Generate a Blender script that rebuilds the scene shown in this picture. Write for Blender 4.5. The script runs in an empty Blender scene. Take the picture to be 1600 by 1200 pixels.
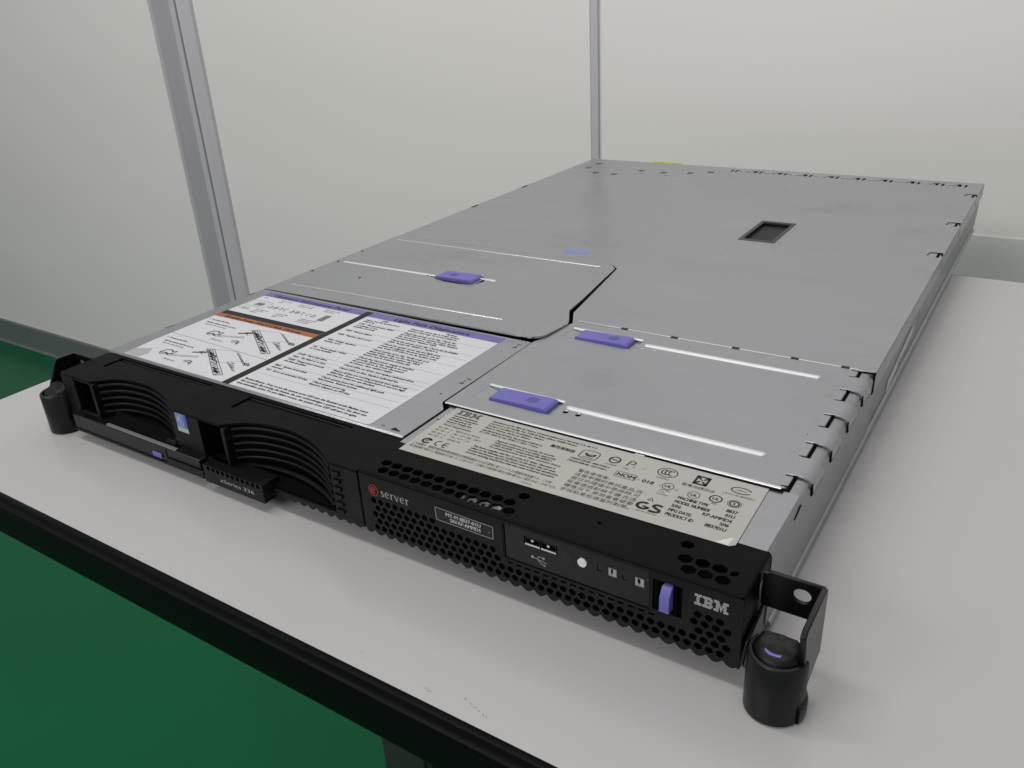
import bpy, bmesh, math, random
from mathutils import Vector, Matrix
from mathutils.geometry import delaunay_2d_cdt
random.seed(7)
S = bpy.context.scene
C = S.collection
T = 43.4           # height of the server's top sheet above the table, mm

# ------------------------------------------------------------------ materials
def mat(name, col, rough=.5, metal=0., spec=.5, bump=0., bscale=400., var=0., vscale=20., coat=0., vstretch=(1, 1, 1), rvar=0.):
    m = bpy.data.materials.new(name); m.use_nodes = True
    nt = m.node_tree; b = nt.nodes['Principled BSDF']
    b.inputs['Base Color'].default_value = (*col, 1)
    b.inputs['Roughness'].default_value = rough
    b.inputs['Metallic'].default_value = metal
    b.inputs['Specular IOR Level'].default_value = spec
    if coat: b.inputs['Coat Weight'].default_value = coat; b.inputs['Coat Roughness'].default_value = .15
    tc = nt.nodes.new('ShaderNodeTexCoord')
    if var or rvar:
        mp = nt.nodes.new('ShaderNodeMapping'); mp.inputs['Scale'].default_value = vstretch
        nt.links.new(tc.outputs['Object'], mp.inputs[0])
        n = nt.nodes.new('ShaderNodeTexNoise'); n.inputs['Scale'].default_value = vscale
        n.inputs['Detail'].default_value = 7; n.inputs['Roughness'].default_value = .62
        nt.links.new(mp.outputs[0], n.inputs['Vector'])
        if var:
            r = nt.nodes.new('ShaderNodeMapRange')
            r.inputs['From Min'].default_value = .3; r.inputs['From Max'].default_value = .7
            r.inputs['To Min'].default_value = 1 - var; r.inputs['To Max'].default_value = 1 + var
            nt.links.new(n.outputs['Fac'], r.inputs['Value'])
            mx = nt.nodes.new('ShaderNodeVectorMath'); mx.operation = 'SCALE'
            mx.inputs[0].default_value = col
            nt.links.new(r.outputs[0], mx.inputs['Scale'])
            nt.links.new(mx.outputs[0], b.inputs['Base Color'])
        if rvar:
            r2 = nt.nodes.new('ShaderNodeMapRange')
            r2.inputs['From Min'].default_value = .3; r2.inputs['From Max'].default_value = .7
            r2.inputs['To Min'].default_value = rough - rvar; r2.inputs['To Max'].default_value = rough + rvar
            nt.links.new(n.outputs['Fac'], r2.inputs['Value'])
            nt.links.new(r2.outputs[0], b.inputs['Roughness'])
    if bump:
        n2 = nt.nodes.new('ShaderNodeTexNoise'); n2.inputs['Scale'].default_value = bscale
        n2.inputs['Detail'].default_value = 3
        nt.links.new(tc.outputs['Object'], n2.inputs['Vector'])
        bp = nt.nodes.new('ShaderNodeBump'); bp.inputs['Strength'].default_value = bump
        bp.inputs['Distance'].default_value = .0004
        nt.links.new(n2.outputs['Fac'], bp.inputs['Height'])
        nt.links.new(bp.outputs[0], b.inputs['Normal'])
    return m

def metal_mat(name, base, rough):
    """galvanised sheet: broad smudges, fine scratches, roughness that wanders"""
    m = bpy.data.materials.new(name); m.use_nodes = True
    nt = m.node_tree; N = nt.nodes; L = nt.links; b = N['Principled BSDF']
    b.inputs['Metallic'].default_value = .82
    tc = N.new('ShaderNodeTexCoord')
    def noise(scale, stretch, detail=6, rot=0.):
        mp = N.new('ShaderNodeMapping'); mp.inputs['Scale'].default_value = stretch; mp.inputs['Rotation'].default_value = (0, 0, rot)
        L.new(tc.outputs['Object'], mp.inputs[0])
        n = N.new('ShaderNodeTexNoise'); n.inputs['Scale'].default_value = scale; n.inputs['Detail'].default_value = detail
        n.inputs['Roughness'].default_value = .6
        L.new(mp.outputs[0], n.inputs['Vector']); return n
    big = noise(7, (1, 1, 1)); smu = noise(11, (1, 2.0, 1), 3, .5); scr = noise(60, (1, 22, 1), 3, 1.1); fine = noise(900, (1, 1, 1), 2)
    def rng(n, a, c, lo=.3, hi=.7):
        r = N.new('ShaderNodeMapRange'); r.inputs['From Min'].default_value = lo; r.inputs['From Max'].default_value = hi
        r.inputs['To Min'].default_value = a; r.inputs['To Max'].default_value = c
        L.new(n.outputs['Fac'], r.inputs['Value']); return r
    def mul(a, c):
        k = N.new('ShaderNodeMath'); k.operation = 'MULTIPLY'; L.new(a.outputs[0], k.inputs[0]); L.new(c.outputs[0], k.inputs[1]); return k
    f = mul(mul(rng(big, .965, 1.03), rng(smu, .945, 1.035)), mul(rng(scr, .955, 1.03), rng(fine, .97, 1.03)))
    sm = rng(smu, .86, 1.0, .22, .40)          # a few dark rub marks
    f = mul(f, sm)
    v = N.new('ShaderNodeVectorMath'); v.operation = 'SCALE'; v.inputs[0].default_value = base
    L.new(f.outputs[0], v.inputs['Scale']); L.new(v.outputs[0], b.inputs['Base Color'])
    L.new(rng(big, rough - .03, rough + .05).outputs[0], b.inputs['Roughness'])
    bp = N.new('ShaderNodeBump'); bp.inputs['Strength'].default_value = .05; bp.inputs['Distance'].default_value = .0005
    L.new(big.outputs['Fac'], bp.inputs['Height']); L.new(bp.outputs[0], b.inputs['Normal'])
    return m

M = dict(
    metal=metal_mat('galvanised_steel', (.382, .394, .422), .28),
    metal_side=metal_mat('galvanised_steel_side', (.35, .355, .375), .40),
    bright=mat('lightened_steel', (.70, .70, .72), .38, .35, var=.03),  # ribs paler than their sheet: highlights put into the colour
    lip=mat('steel_highlight', (.8, .8, .82), .25, .9),  # near-white, so lip, seam and thin ribs carry a painted highlight
    black=mat('black_plastic', (.0042, .004, .0044), .45, 0, .24, bump=.25, bscale=1500, var=.12, vscale=40, rvar=.06),
    blacktop=mat('black_plastic_top', (.0042, .0038, .0042), .5, 0, .07, bump=.3, bscale=1500, var=.15, vscale=30, rvar=.08),
    gloss=mat('smooth_black_plastic', (.0045, .0045, .005), .32, 0, .34, bump=.1, bscale=700, var=.1, rvar=.05),
    dimpaper=mat('worn_label_paper', (.40, .385, .39), .5),
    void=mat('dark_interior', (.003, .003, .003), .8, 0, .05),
    purple=mat('violet_plastic', (.14, .128, .44), .5, var=.05, vscale=90),
    purpled=mat('violet_plastic_engraved', (.075, .055, .27), .6),
    paper=mat('white_label_paper', (.62, .62, .66), .42, var=.02),
    beige=mat('beige_label_film', (.42, .41, .385), .45, var=.03, vscale=30),
    ink=mat('printed_ink', (.016, .016, .018), .5, 0, .2),
    inkg=mat('printed_grey_ink', (.16, .16, .17), .5),
    band=mat('printed_charcoal_band', (.015, .0145, .015), .5, 0, .2),
    viol=mat('printed_violet_band', (.15, .135, .36), .45, 0, .3),
    orange=mat('printed_orange_band', (.36, .10, .030), .45, 0, .3),
    white=mat('white_print', (.48, .48, .48), .45),
    silver=mat('silver_print', (.42, .42, .43), .4, .3),
    red=mat('red_print', (.42, .02, .025), .4),
    blue=mat('blue_sticker', (.08, .10, .42), .35),
    grey=mat('dim_grey_plate', (.022, .022, .024), .5, 0, .15),
    blues=mat('light_blue_tape', (.17, .24, .55), .45),
    green=mat('pale_green_sticker', (.38, .50, .45), .4),
    yellow=mat('yellow_tape', (.42, .42, .02), .5),
    led=mat('clear_lens', (.20, .20, .20), .25, 0, .8, coat=.5),
    button=mat('white_button', (.80, .80, .80), .3),
    laminate=mat('white_laminate', (.485, .474, .478), .22, 0, .5, var=.015, vscale=6, rvar=.03),
    rubber=mat('black_edge_band', (.004, .004, .0045), .42, 0, .07, var=.1, vscale=30, rvar=.05),
    wall=mat('painted_steel_wall', (.845, .81, .80), .36, 0, .35, var=.022, vscale=2.2, vstretch=(.25, 1, 1.6), rvar=.05),
    alu=mat('anodised_aluminium', (.43, .41, .45), .42, .05, var=.03, vscale=8, vstretch=(6, 6, .3)),
    alul=mat('pale_lit_aluminium', (.56, .54, .585), .40, .05, var=.03, vscale=8, vstretch=(6, 6, .3)),  # paler copy: lit facets of the post in colour; joint strip's own tone
    alud=mat('dark_groove', (.12, .12, .125), .5, .3),
    skirt=mat('grey_vinyl_skirting', (.14, .165, .165), .5, var=.06, vscale=4),
    skirtl=mat('skirting_lip', (.22, .25, .24), .5),
    floor=mat('green_floor_paint', (.003, .108, .040), .36, 0, .16, var=.06, vscale=3.5, rvar=.06),
    board=mat('grey_wall_band', (.68, .68, .665), .5, var=.02, vscale=3),
    leg=mat('dark_grey_steel', (.035, .036, .036), .45, .2),
    legs=mat('black_steel', (.012, .012, .012), .5),
)

# ------------------------------------------------------------------ mesh builder (all lengths in mm)
O = Vector((220, 360, 0))
def inside(p, poly):
    x, y = p; c = False; j = len(poly) - 1
    for i in range(len(poly)):
        xi, yi = poly[i]; xj, yj = poly[j]
        if (yi > y) != (yj > y) and x < (xj - xi) * (y - yi) / (yj - yi) + xi: c = not c
        j = i
    return c
XY = lambda u, v, w: (u, v, w)            # plate in plan, w up
XZ = lambda u, v, w: (u, -w, v)           # plate facing the front, w towards the viewer (-y)
YZ = lambda u, v, w: (w, u, v)            # plate facing right, u = y, v = z
class MB:
    def __init__(s): s.v = []; s.f = []; s.m = []
    def add(s, vs, fs, m=0):
        k = len(s.v); s.v += [tuple(p) for p in vs]
        for f in fs: s.f.append([i + k for i in f]); s.m.append(m)
    def face(s, pts, m=0): s.add(pts, [list(range(len(pts)))], m)
    def plate(s, outer, holes, a, b, xf=XY, m=0, ms=None):
        loops = [outer] + list(holes); pts = []; ed = []
        for lp in loops:
            k = len(pts); n = len(lp); pts += [Vector(p) for p in lp]
            ed += [(k + i, k + (i + 1) % n) for i in range(n)]
        vo, eo, fo, ov, _, _ = delaunay_2d_cdt(pts, ed, [], 0, 1e-5)
        bb = [(min(p[0] for p in h), max(p[0] for p in h), min(p[1] for p in h), max(p[1] for p in h), h) for h in holes]
        keep = []
        for f in fo:
            c = (sum(vo[i][0] for i in f) / 3, sum(vo[i][1] for i in f) / 3)
            if not inside(c, outer): continue
            if any(x0 <= c[0] <= x1 and y0 <= c[1] <= y1 and inside(c, h) for x0, x1, y0, y1, h in bb): continue
            keep.append(list(f))
        n = len(vo)
        vs = [xf(p[0], p[1], a) for p in vo] + [xf(p[0], p[1], b) for p in vo]
        s.add(vs, keep + [[i + n for i in reversed(f)] for f in keep], m)
        for lp in loops:
            k = len(lp)
            vs = [xf(*p, a) for p in lp] + [xf(*p, b) for p in lp]
            s.add(vs, [[i, (i + 1) % k, k + (i + 1) % k, k + i] for i in range(k)], m if ms is None else ms)
    def box(s, x0, x1, y0, y1, z0, z1, m=0):
        s.add([(x, y, z) for z in (z0, z1) for y in (y0, y1) for x in (x0, x1)],
              [[0, 2, 3, 1], [4, 5, 7, 6], [0, 1, 5, 4], [2, 6, 7, 3], [0, 4, 6, 2], [1, 3, 7, 5]], m)
    def sweep(s, path, prof, m=0, cap=True):
        """path: list of 3D frames (origin, u, v); prof: closed 2D list"""
        n = len(prof); vs = []
        for o, u, v in path:
            o = Vector(o); u = Vector(u); v = Vector(v)
            vs += [tuple(o + u * p[0] + v * p[1]) for p in prof]
        fs = [[k * n + i, k * n + (i + 1) % n, (k + 1) * n + (i + 1) % n, (k + 1) * n + i] for k in range(len(path) - 1) for i in range(n)]
        if cap: fs += [list(range(n))[::-1], [(len(path) - 1) * n + i for i in range(n)]]
        s.add(vs, fs, m)
    def bead(s, x0, x1, y, w, h, z, m=0, y1=None):
        """embossed rib with rounded ends lying on z"""
        y1 = y if y1 is None else y1; path = []
        L = x1 - x0; ks = [0, .15, .4, .75, 1]
        st = [(w / 2 * (1 - math.cos(k * math.pi / 2)), math.sin(k * math.pi / 2)) for k in ks]
        seq = [(x0 + a, b) for a, b in st] + [(x1 - a, b) for a, b in reversed(st)]
        for x, k in seq:
            t = (x - x0) / L; k = max(k, .02)
            path.append(((x, y + (y1 - y) * t, z), (0, k, 0), (0, 0, k)))
        prof = [(-w / 2 * math.cos(a), h * math.sin(a)) for a in [math.pi * i / 8 for i in range(9)]]
        s.sweep(path, prof, m)
    def line(s, a, b, w, z, m=0, xf=XY, h=.0):
        a = Vector(a); b = Vector(b); d = (b - a)
        if d.length < 1e-6: return
        n = Vector((-d.y, d.x)).normalized() * w / 2
        s.face([xf(*(a - n), z), xf(*(b - n), z), xf(*(b + n), z), xf(*(a + n), z)], m)
    def poly(s, pts, w, z, m=0, xf=XY, close=False):
        pts = list(pts) + ([pts[0]] if close else [])
        for a, b in zip(pts, pts[1:]): s.line(a, b, w, z, m, xf)
    def ring(s, c, rx, ry, w, z, m=0, xf=XY, a0=0, a1=360, n=28):
        for i in range(n):
            p = math.radians(a0 + (a1 - a0) * i / n); q = math.radians(a0 + (a1 - a0) * (i + 1) / n)
            f = lambda t, k: (c[0] + (rx + k) * math.cos(t), c[1] + (ry + k) * math.sin(t))
            s.face([xf(*f(p, -w / 2), z), xf(*f(p, w / 2), z), xf(*f(q, w / 2), z), xf(*f(q, -w / 2), z)], m)
    def disc(s, c, rx, ry, z, m=0, xf=XY, n=24):
        s.face([xf(c[0] + rx * math.cos(2 * math.pi * i / n), c[1] + ry * math.sin(2 * math.pi * i / n), z) for i in range(n)], m)
    def rect(s, x0, x1, y0, y1, z, m=0, xf=XY): s.face([xf(x0, y0, z), xf(x1, y0, z), xf(x1, y1, z), xf(x0, y1, z)], m)
    def text(s, t, x, y, h, z, m=0, xf=XY, w=None, right=False, shear=0., bold=0., maxw=None, res=3, sx=1.):
        """lettering: baseline-left at (x, y), cap height h, optional exact width w"""
        cu = bpy.data.curves.new('lettering', 'FONT'); cu.body = t; cu.size = 1; cu.resolution_u = res
        ob = bpy.data.objects.new('lettering', cu); C.objects.link(ob)
        bpy.context.view_layer.update()
        me = ob.evaluated_get(bpy.context.evaluated_depsgraph_get()).to_mesh()
        vs = [tuple(v.co) for v in me.vertices]; fs = [list(p.vertices) for p in me.polygons]
        ob.evaluated_get(bpy.context.evaluated_depsgraph_get()).to_mesh_clear()
        bpy.data.objects.remove(ob); bpy.data.curves.remove(cu)
        if not vs: return 0
        k = h / .72; kx = k * sx
        x0 = min(v[0] for v in vs); x1 = max(v[0] for v in vs)
        if w: kx = w / (x1 - x0)
        elif maxw and (x1 - x0) * kx > maxw: kx = maxw / (x1 - x0)
        ww = (x1 - x0) * kx
        ox = x - ww if right else x
        s.add([xf(ox + (v[0] - x0) * kx + shear * v[1] * k, y + v[1] * k, z) for v in vs], fs, m)
        if bold: s.add([xf(ox + (v[0] - x0) * kx + shear * v[1] * k + k * .075, y + v[1] * k + k * .03, z + .012) for v in vs], fs, m)
        return ww
    def build(s, name, mats, parent=None, bevel=0., smooth=None, origin=None, seg=2):
        o = O if origin is None else Vector(origin)
        me = bpy.data.meshes.new(name)
        me.from_pydata([tuple((Vector(p) - o) * .001) for p in s.v], [], s.f)
        for i, k in enumerate(s.m): me.polygons[i].material_index = k
        for q in (mats if isinstance(mats, (list, tuple)) else [mats]): me.materials.append(M[q])
        bm = bmesh.new(); bm.from_mesh(me)
        bmesh.ops.remove_doubles(bm, verts=bm.verts, dist=2e-6) if bevel or smooth else None
        bmesh.ops.recalc_face_normals(bm, faces=bm.faces)
        bm.to_mesh(me); bm.free()
        if smooth:
            me.shade_smooth(); me.set_sharp_from_angle(angle=math.radians(smooth))
        ob = bpy.data.objects.new(name, me); C.objects.link(ob)
        if parent: ob.parent = parent
        else: ob.location = o * .001
        if bevel:
            b = ob.modifiers.new('edges', 'BEVEL'); b.width = bevel * .001; b.segments = seg; b.limit_method = 'ANGLE'; b.angle_limit = math.radians(50)
            me.shade_smooth(); me.set_sharp_from_angle(angle=math.radians(35))
        return ob
def tag(o, label, cat=None, group=None, kind=None):
    if label: o['label'] = label
    if cat: o['category'] = cat
    if group: o['group'] = group
    if kind: o['kind'] = kind
    return o
def hexa(cx, cy, r, rot=30, sx=1., sy=1.):
    return [(cx + sx * r * math.cos(math.radians(rot + 60 * i)), cy + sy * r * math.sin(math.radians(rot + 60 * i))) for i in range(6)]
def rect(x0, x1, y0, y1): return [(x0, y0), (x1, y0), (x1, y1), (x0, y1)]
def circ(cx, cy, r, n=16): return [(cx + r * math.cos(2 * math.pi * i / n), cy + r * math.sin(2 * math.pi * i / n)) for i in range(n)]
def crv(pts, n=6):
    """Catmull-Rom through 2D points"""
    P = [pts[0]] + list(pts) + [pts[-1]]; out = []
    for i in range(1, len(P) - 2):
        for k in range(n):
            t = k / n; a, b, c, d = [Vector(q) for q in P[i - 1:i + 3]]
            out.append(tuple(.5 * ((2 * b) + (c - a) * t + (2 * a - 5 * b + 4 * c - d) * t * t + (3 * b - a - 3 * c + d) * t ** 3)))
    out.append(tuple(pts[-1])); return out

# ================================================================== THE SETTING
mb = MB(); mb.box(-6000, 5000, -3500, 1100, -760, -700)
tag(mb.build('floor', 'floor', origin=(0, 0, -700)), 'glossy dark green painted floor below the table', kind='structure')
mb = MB(); mb.box(-6000, 5000, 940, 1040, -700, 1900)
tag(mb.build('wall', 'wall', origin=(0, 940, -700)), 'plain off-white partition wall behind the table', kind='structure')
# skirting along the foot of the wall
mb = MB(); mb.box(-6000, 5000, 930, 939.5, -699, -622, 0); mb.box(-6000, 5000, 926, 929.8, -699, -692, 1)
tag(mb.build('skirting_board', ['skirt', 'skirtl'], origin=(-2000, 935, -700)), 'dark grey skirting strip along the foot of the white wall, above the green floor', 'skirting board', kind='thing')
# posts on the wall
def extr(name, prof, mats, x0, label, cat):
    mb = MB()
    for (a, b, d, m, d2) in prof:
        z0, z1 = -621, 1900
        mb.add([(x0 + a, 939.5, z0), (x0 + b, 939.5, z0), (x0 + b, 940 - d2, z0), (x0 + a, 940 - d, z0),
                (x0 + a, 939.5, z1), (x0 + b, 939.5, z1), (x0 + b, 940 - d2, z1), (x0 + a, 940 - d, z1)],
               [[0, 1, 2, 3], [4, 7, 6, 5], [0, 4, 5, 1], [1, 5, 6, 2], [2, 6, 7, 3], [3, 7, 4, 0]], m)
    return tag(mb.build(name, mats, origin=(x0, 940, -621)), label, cat, kind='thing')
extr('wall_post', [(0, 18, 15, 1, 20), (18.2, 80, 20, 0, 23), (80.2, 96, 25, 1, 25), (96.2, 101, 12, 2, 12), (101.2, 121, 24, 1, 8)], ['alu', 'alul', 'alud'], -1131,
     'wide ribbed grey aluminium post running up the white wall on the left', 'wall post')
extr('wall_joint_strip', [(0, 3.0, 3, 0, 6), (3.2, 14.5, 6, 0, 6)], ['alul', 'alu'], -121,
     'thin pale metal joint strip on the wall rising behind the far corner of the server', 'joint strip')
mb = MB(); mb.box(300, 3000, 938.4, 939.6, -621, -68)  # thin sheet that makes the lower right wall a darker grey
tag(mb.build('wall_band', 'board', origin=(1500, 938, -621)), 'plain darker grey band along the wall behind the right rear edge of the table', 'board', kind='thing')  # 'board' is the thin sheet standing in for the darker band

# ================================================================== TABLE
OT = (600, 242, 0)
table = bpy.data.objects.new('table', None); C.objects.link(table); table.location = (.6, .242, -.7)
tag(table, 'white laminate table with a thick black front edge, carrying the server', 'table')
OTb = (600, 242, -700)
mb = MB(); mb.box(-98, 1300, -66, 548, -24, 0)
mb.build('tabletop', 'laminate', table, origin=OTb)
mb = MB()
pr = [(0, -24.4), (0, -.1), (1.2, .5), (2.6, .6), (3.6, .1), (4.2, -1.6), (4.9, -3.2), (6, -4), (6.4, -6), (6.4, -23), (5.4, -26), (3, -27), (0, -27)]
E0 = -66.05
mb.sweep([((1300, E0, 0), (0, -1, 0), (0, 0, 1)), ((-98.1, E0, 0), (0, -1, 0), (0, 0, 1))], pr)
pr2 = [(0, -24.4), (0, -.1), (.8, -.1), (1.6, -.8), (2, -2), (2, -23), (1.2, -25), (0, -25)]
mb.sweep([((-98.1, -66, 0), (-1, 0, 0), (0, 0, 1)), ((-98.1, 550, 0), (-1, 0, 0), (0, 0, 1))], pr2)
mb.sweep([((-98.1, 548.1, 0), (0, 1, 0), (0, 0, 1)), ((1300, 548.1, 0), (0, 1, 0), (0, 0, 1))], pr2)
mb.build('edge_band', 'rubber', table, smooth=40, origin=OTb)
for x in (285, 1180):
    mb = MB(); mb.box(x, x + 26, -42, -30, -690, -26.5, 0); mb.box(x + 26.2, x + 30, -41, 60, -690, -26.5, 1); mb.box(x, x + 26, -29.8, 60, -690, -26.5, 1)
    mb.box(x - 3, x + 33, -60, 520, -699.5, -690.2, 1)
    mb.build('leg', ['leg', 'legs'], table, bevel=1.2, origin=OTb)
mb = MB(); mb.box(320, 1175, 100, 130, -80, -27.2); mb.build('crossbeam', 'legs', table, bevel=1, origin=OTb)
# small scuffs of pencil on the laminate near the front edge
mb = MB()
for (x, y, n, w) in ((352, -57, 14, 13), (335, -60, 6, 7), (300, -58, 3, 4), (180, -10, 1, 2), (255, -45, 2, 3), (140, -40, 1, 2)):
    mb = MB()
    for i in range(n):
        px = x + random.uniform(0, w); py = y - (px - x) * .28 + random.gauss(0, .25)
        mb.line((px, py), (px + random.uniform(.3, .9), py - random.uniform(0, .3)), random.uniform(.12, .3), .03)
    mb.build('scuff_mark', 'inkg', table, origin=OTb)

# ================================================================== THE SERVER
srv = bpy.data.objects.new('rack_server', None); C.objects.link(srv); srv.location = O * .001
tag(srv, 'flat black and grey rack server lying on the white table, labels on top', 'server')

# ---- chassis tub
mb = MB()
mb.box(1, 439, 33, 718, 1, 2.4)                                                     # floor pan
sl = [rect(348 + 0, 351, 9, 24), rect(376, 379.5, 6.5, 25), circ(407, 22, 1.6), rect(150, 152, 22, 27), rect(122, 123.6, 18, 24), circ(330, 33, .1)]
sl = [rect(376, 378.5, 6.5, 24), circ(407, 22.5, 1.7), rect(176, 177.2, 24, 29), rect(148, 149.2, 14, 19), circ(610, 24, 1.6), circ(640, 16, 1.8), rect(600, 601.5, 24, 31), rect(560, 561, 10, 15)]
mb.plate([(33, 1), (690, 1), (718, 12), (718, 41.6), (33, 41.6)], sl, 438.2, 439.6, YZ)
mb.plate([(33, 1), (718, 1), (718, 41.6), (33, 41.6)], [], .4, 1.8, YZ)
vents = [hexa(20 + 7 * i + (3.5 if j % 2 else 0), 12 + 6 * j, 3) for i in range(30) for j in range(4)]
mb.plate(rect(1, 439, 3, 41.4), vents + [rect(270, 320, 8, 34), rect(340, 420, 8, 34)], -718, -719, XZ)
mb.box(2, 438, 33, 34.2, 3, 41)                                                     # front bulkhead
mb.box(430, 438, 76, 214, 40.6, 41.6)                                               # flange under the hinges
mb.box(2, 10, 76, 214, 40.6, 41.6)
# rolled side lip along the bottom
mb.sweep([((439.7, y, 0), (1, 0, 0), (0, 0, 1)) for y in (36, 690)], [(0, 1), (1.6, 1.6), (2.2, 3.2), (1.6, 4.8), (0, 5.6)])
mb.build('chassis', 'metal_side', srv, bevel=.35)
mb = MB(); mb.box(3, 437, 36, 716, 3, 30); mb.build('dark_filler', 'void', srv)  # added black box that fills the tub and stops light paths
# rail label on the right flank
mb = MB()
mb.plate([(269, 8), (272, 14), (345, 23), (352, 22), (349, 17), (276, 8)], [], 439.9, 440.4, YZ, 0)
mb.poly([(300, 12.5), (322, 15.5), (320, 18)], .5, 440.45, 1, YZ); mb.ring((308, 14.4), 4, 1.6, .4, 440.45, 1, YZ)
mb.build('flank_label', ['paper', 'inkg'], srv)

# ---- rear cover
cut = [(-1.2, 334.9), (214, 334.9), (221.6, 332), (227.5, 326), (243.5, 227), (254.5, 206), (254.5, 213.6)]
outer = [(433.4, 215.2), (441.2, 216), (441.2, 719.4), (-1.2, 719.4)] + cut
holes = [rect(285.2, 315.6, 438.6, 504.0)]
for cx, cy in ((281, 450), (281, 476), (281, 497), (300, 509), (318.5, 490), (319, 465), (319, 444), (300, 434)): holes.append(rect(cx - 1.2, cx + 1.2, cy - .9, cy + .9))
def ushape(x, y, s=1.):
    a, b, t = 3.9 * s, 11.5 * s, 2.1
    return [(x - a - .8, y), (x - a, y + b), (x + a, y + b), (x + a - .8, y - 1.5), (x + a - t - .8, y - 1.5), (x + a - t, y + b - 3.2), (x - a + t, y + b - 3.2), (x - a + t, y)]
xs = [189.5, 217, 244.5, 272, 300, 327, 354, 380.5, 403, 424]
for i, x in enumerate(xs):
    y = 699
    holes.append(ushape(x, y))
    if i < len(xs) - 1:
        x1 = (x + xs[i + 1]) / 2; w = 8.6 if i < 7 else 6
        holes.append([(x1 - w, y + 7), (x1 - w * .5, y + 5.4), (x1, y + 6.6), (x1 + w * .55, y + 4.6), (x1 + w, y + 7), (x1 + w * .55, y + 1.2), (x1, y + 3.4), (x1 - w * .5, y + 1.6), (x1 - w, y + 4.6)])
for x, y in ((20, 690), (42, 640), (66, 640), (19, 664), (88, 668), (117, 666), (147, 672), (167, 684), ): holes.append(ushape(x, y, .8))
for x, y in ((96, 655), (126, 655)): holes.append([(x - 3, y), (x - 1, y + 5), (x + 3, y + 6), (x + 2.4, y + 3.6), (x, y + 3.4), (x - 1, y)])
mb = MB(); mb.plate(outer, holes, T - 1.1, T)
# down-turned right flange with lances
lan = [[(y, 33), (y + 5, 33), (y + 5, 38.6), (y, 38.6)] for y in (448, 545, 656)]
mb.plate([(216.5, 31), (719.4, 31), (719.4, T - .02), (216.5, T - .02)], lan + [circ(407, 38, .9)], 440.1, 441.2, YZ)
mb.plate([(335, 36), (719.4, 36), (719.4, T - .02), (335, T - .02)], [], -1.2, -.2, YZ)
mb.plate(rect(-1, 441, 34, T - .02), [], -718.6, -719.4, XZ)
rear = mb.build('rear_cover', 'metal', srv, bevel=.45)
mb = MB(); mb.box(8, 434, 620, 716, T - 3.4, T - 2.2); mb.build('slot_shadow', 'void', rear)  # dark plate added so the rear slots read as shaded
# lances : little dark curled tabs on the right margin
mb = MB()
for y in (452.8, 548.8, 660.6):
    mb = MB(); mb.plate([(430.5, y - 2), (431.6, y + 4.6), (436.6, y + 5.2), (436.6, y - 5.5), (438.6, y - 5.5), (438.8, y + 4), (440.6, y - 3), (440.9, y + 2), (440, y + 8), (431, y + 7), (429.6, y - 2)], [], T + .02, T + .07); mb.build('lance_slot', 'void', rear)
for y in (450.5, 547): mb = MB(); mb.plate([(-1, y - 2), (-1, y + 10), (2, y + 9), (1.6, y)], [], T + .02, T + .07); mb.build('lance_slot', 'void', rear)
# window
mb = MB(); mb.plate(rect(285, 315.8, 438.4, 504.2), [rect(288.4, 312.4, 443, 499.6)], T - 1.6, T + .35, XY, 0)
mb.box(286, 315, 440, 503, T - 3.4, T - 2.8, 1)
mb.box(288.4, 312.4, 443.1, 449, T - 2.75, T - 2.2, 1)
mb.build('window', ['leg', 'grey'], rear, bevel=.25)
mb = MB(); mb.plate([(166.6, 347.4), (187.4, 349.2), (185.2, 358.6), (164.6, 357.4)], [], T + .03, T + .12); mb.build('tape', 'blues', rear)
mb = MB(); mb.plate([(80, 716.5), (117, 717.5), (116.6, 726), (116.6, 726), (80, 725.6)][:4] + [(80, 726)], [], T + .03, T + .12); mb.build('tape', 'yellow', rear)
tag(rear.children[-1], 'yellow tape on the far edge'); tag(rear.children[-2], 'blue tape')
# rubbed marks and scratches
mb = MB()
for (x, y, l, a) in ((352, 392, 4, .3), (354, 390, 3, .9), (405, 460, 30, 1.5), (170, 470, 14, .2), (330, 330, 5, .8), (395, 260, 3, .1), (60, 520, 8, .4), (240, 600, 12, .1), (360, 560, 18, .3)):
    mb = MB()
    for k in range(4):
        p = (x + random.uniform(-1, 1), y + random.uniform(-1.5, 1.5)); b = a + random.uniform(-.25, .25); q = (p[0] + l * .5 * math.cos(b), p[1] + l * .5 * math.sin(b))
        mb.line(p, q, .12, T + .02)
    mb.build('scratch', 'metal_side', rear)

# ---- left access panel (its near right corner stands a little proud)
def lift(x, y): return 2.3 * max(0, min(1, x / 245)) ** 1.3 * max(0, 1 - max(0, y - 172) / 165) ** 1.2
LT = lambda u, v, w: (u, v, w + lift(u, v))
lc = [(-1.2, 170.5)] + [(x, 171.0 + .8 * x / 245) for x in (30, 60, 90, 120, 150, 180, 210, 235)] + [(243, 172.2), (247.3, 174.6), (250, 179), (252.6, 203.5), (250.3, 209), (241, 226), (238, 250), (234, 275), (230, 300), (226.4, 324.5), (221.6, 330.6), (214, 334), (150, 334.2), (100, 334.2), (50, 334.2), (-1.2, 334.2), (-1.2, 290), (-1.2, 250), (-1.2, 210)]
grid = []
for x in range(10, 230, 14):
    for y in range(182, 328, 12):
        grid.append((x, y))
mb = MB()
pts = [Vector(p) for p in lc] + [Vector(g) for g in grid if inside(g, lc)]
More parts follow.
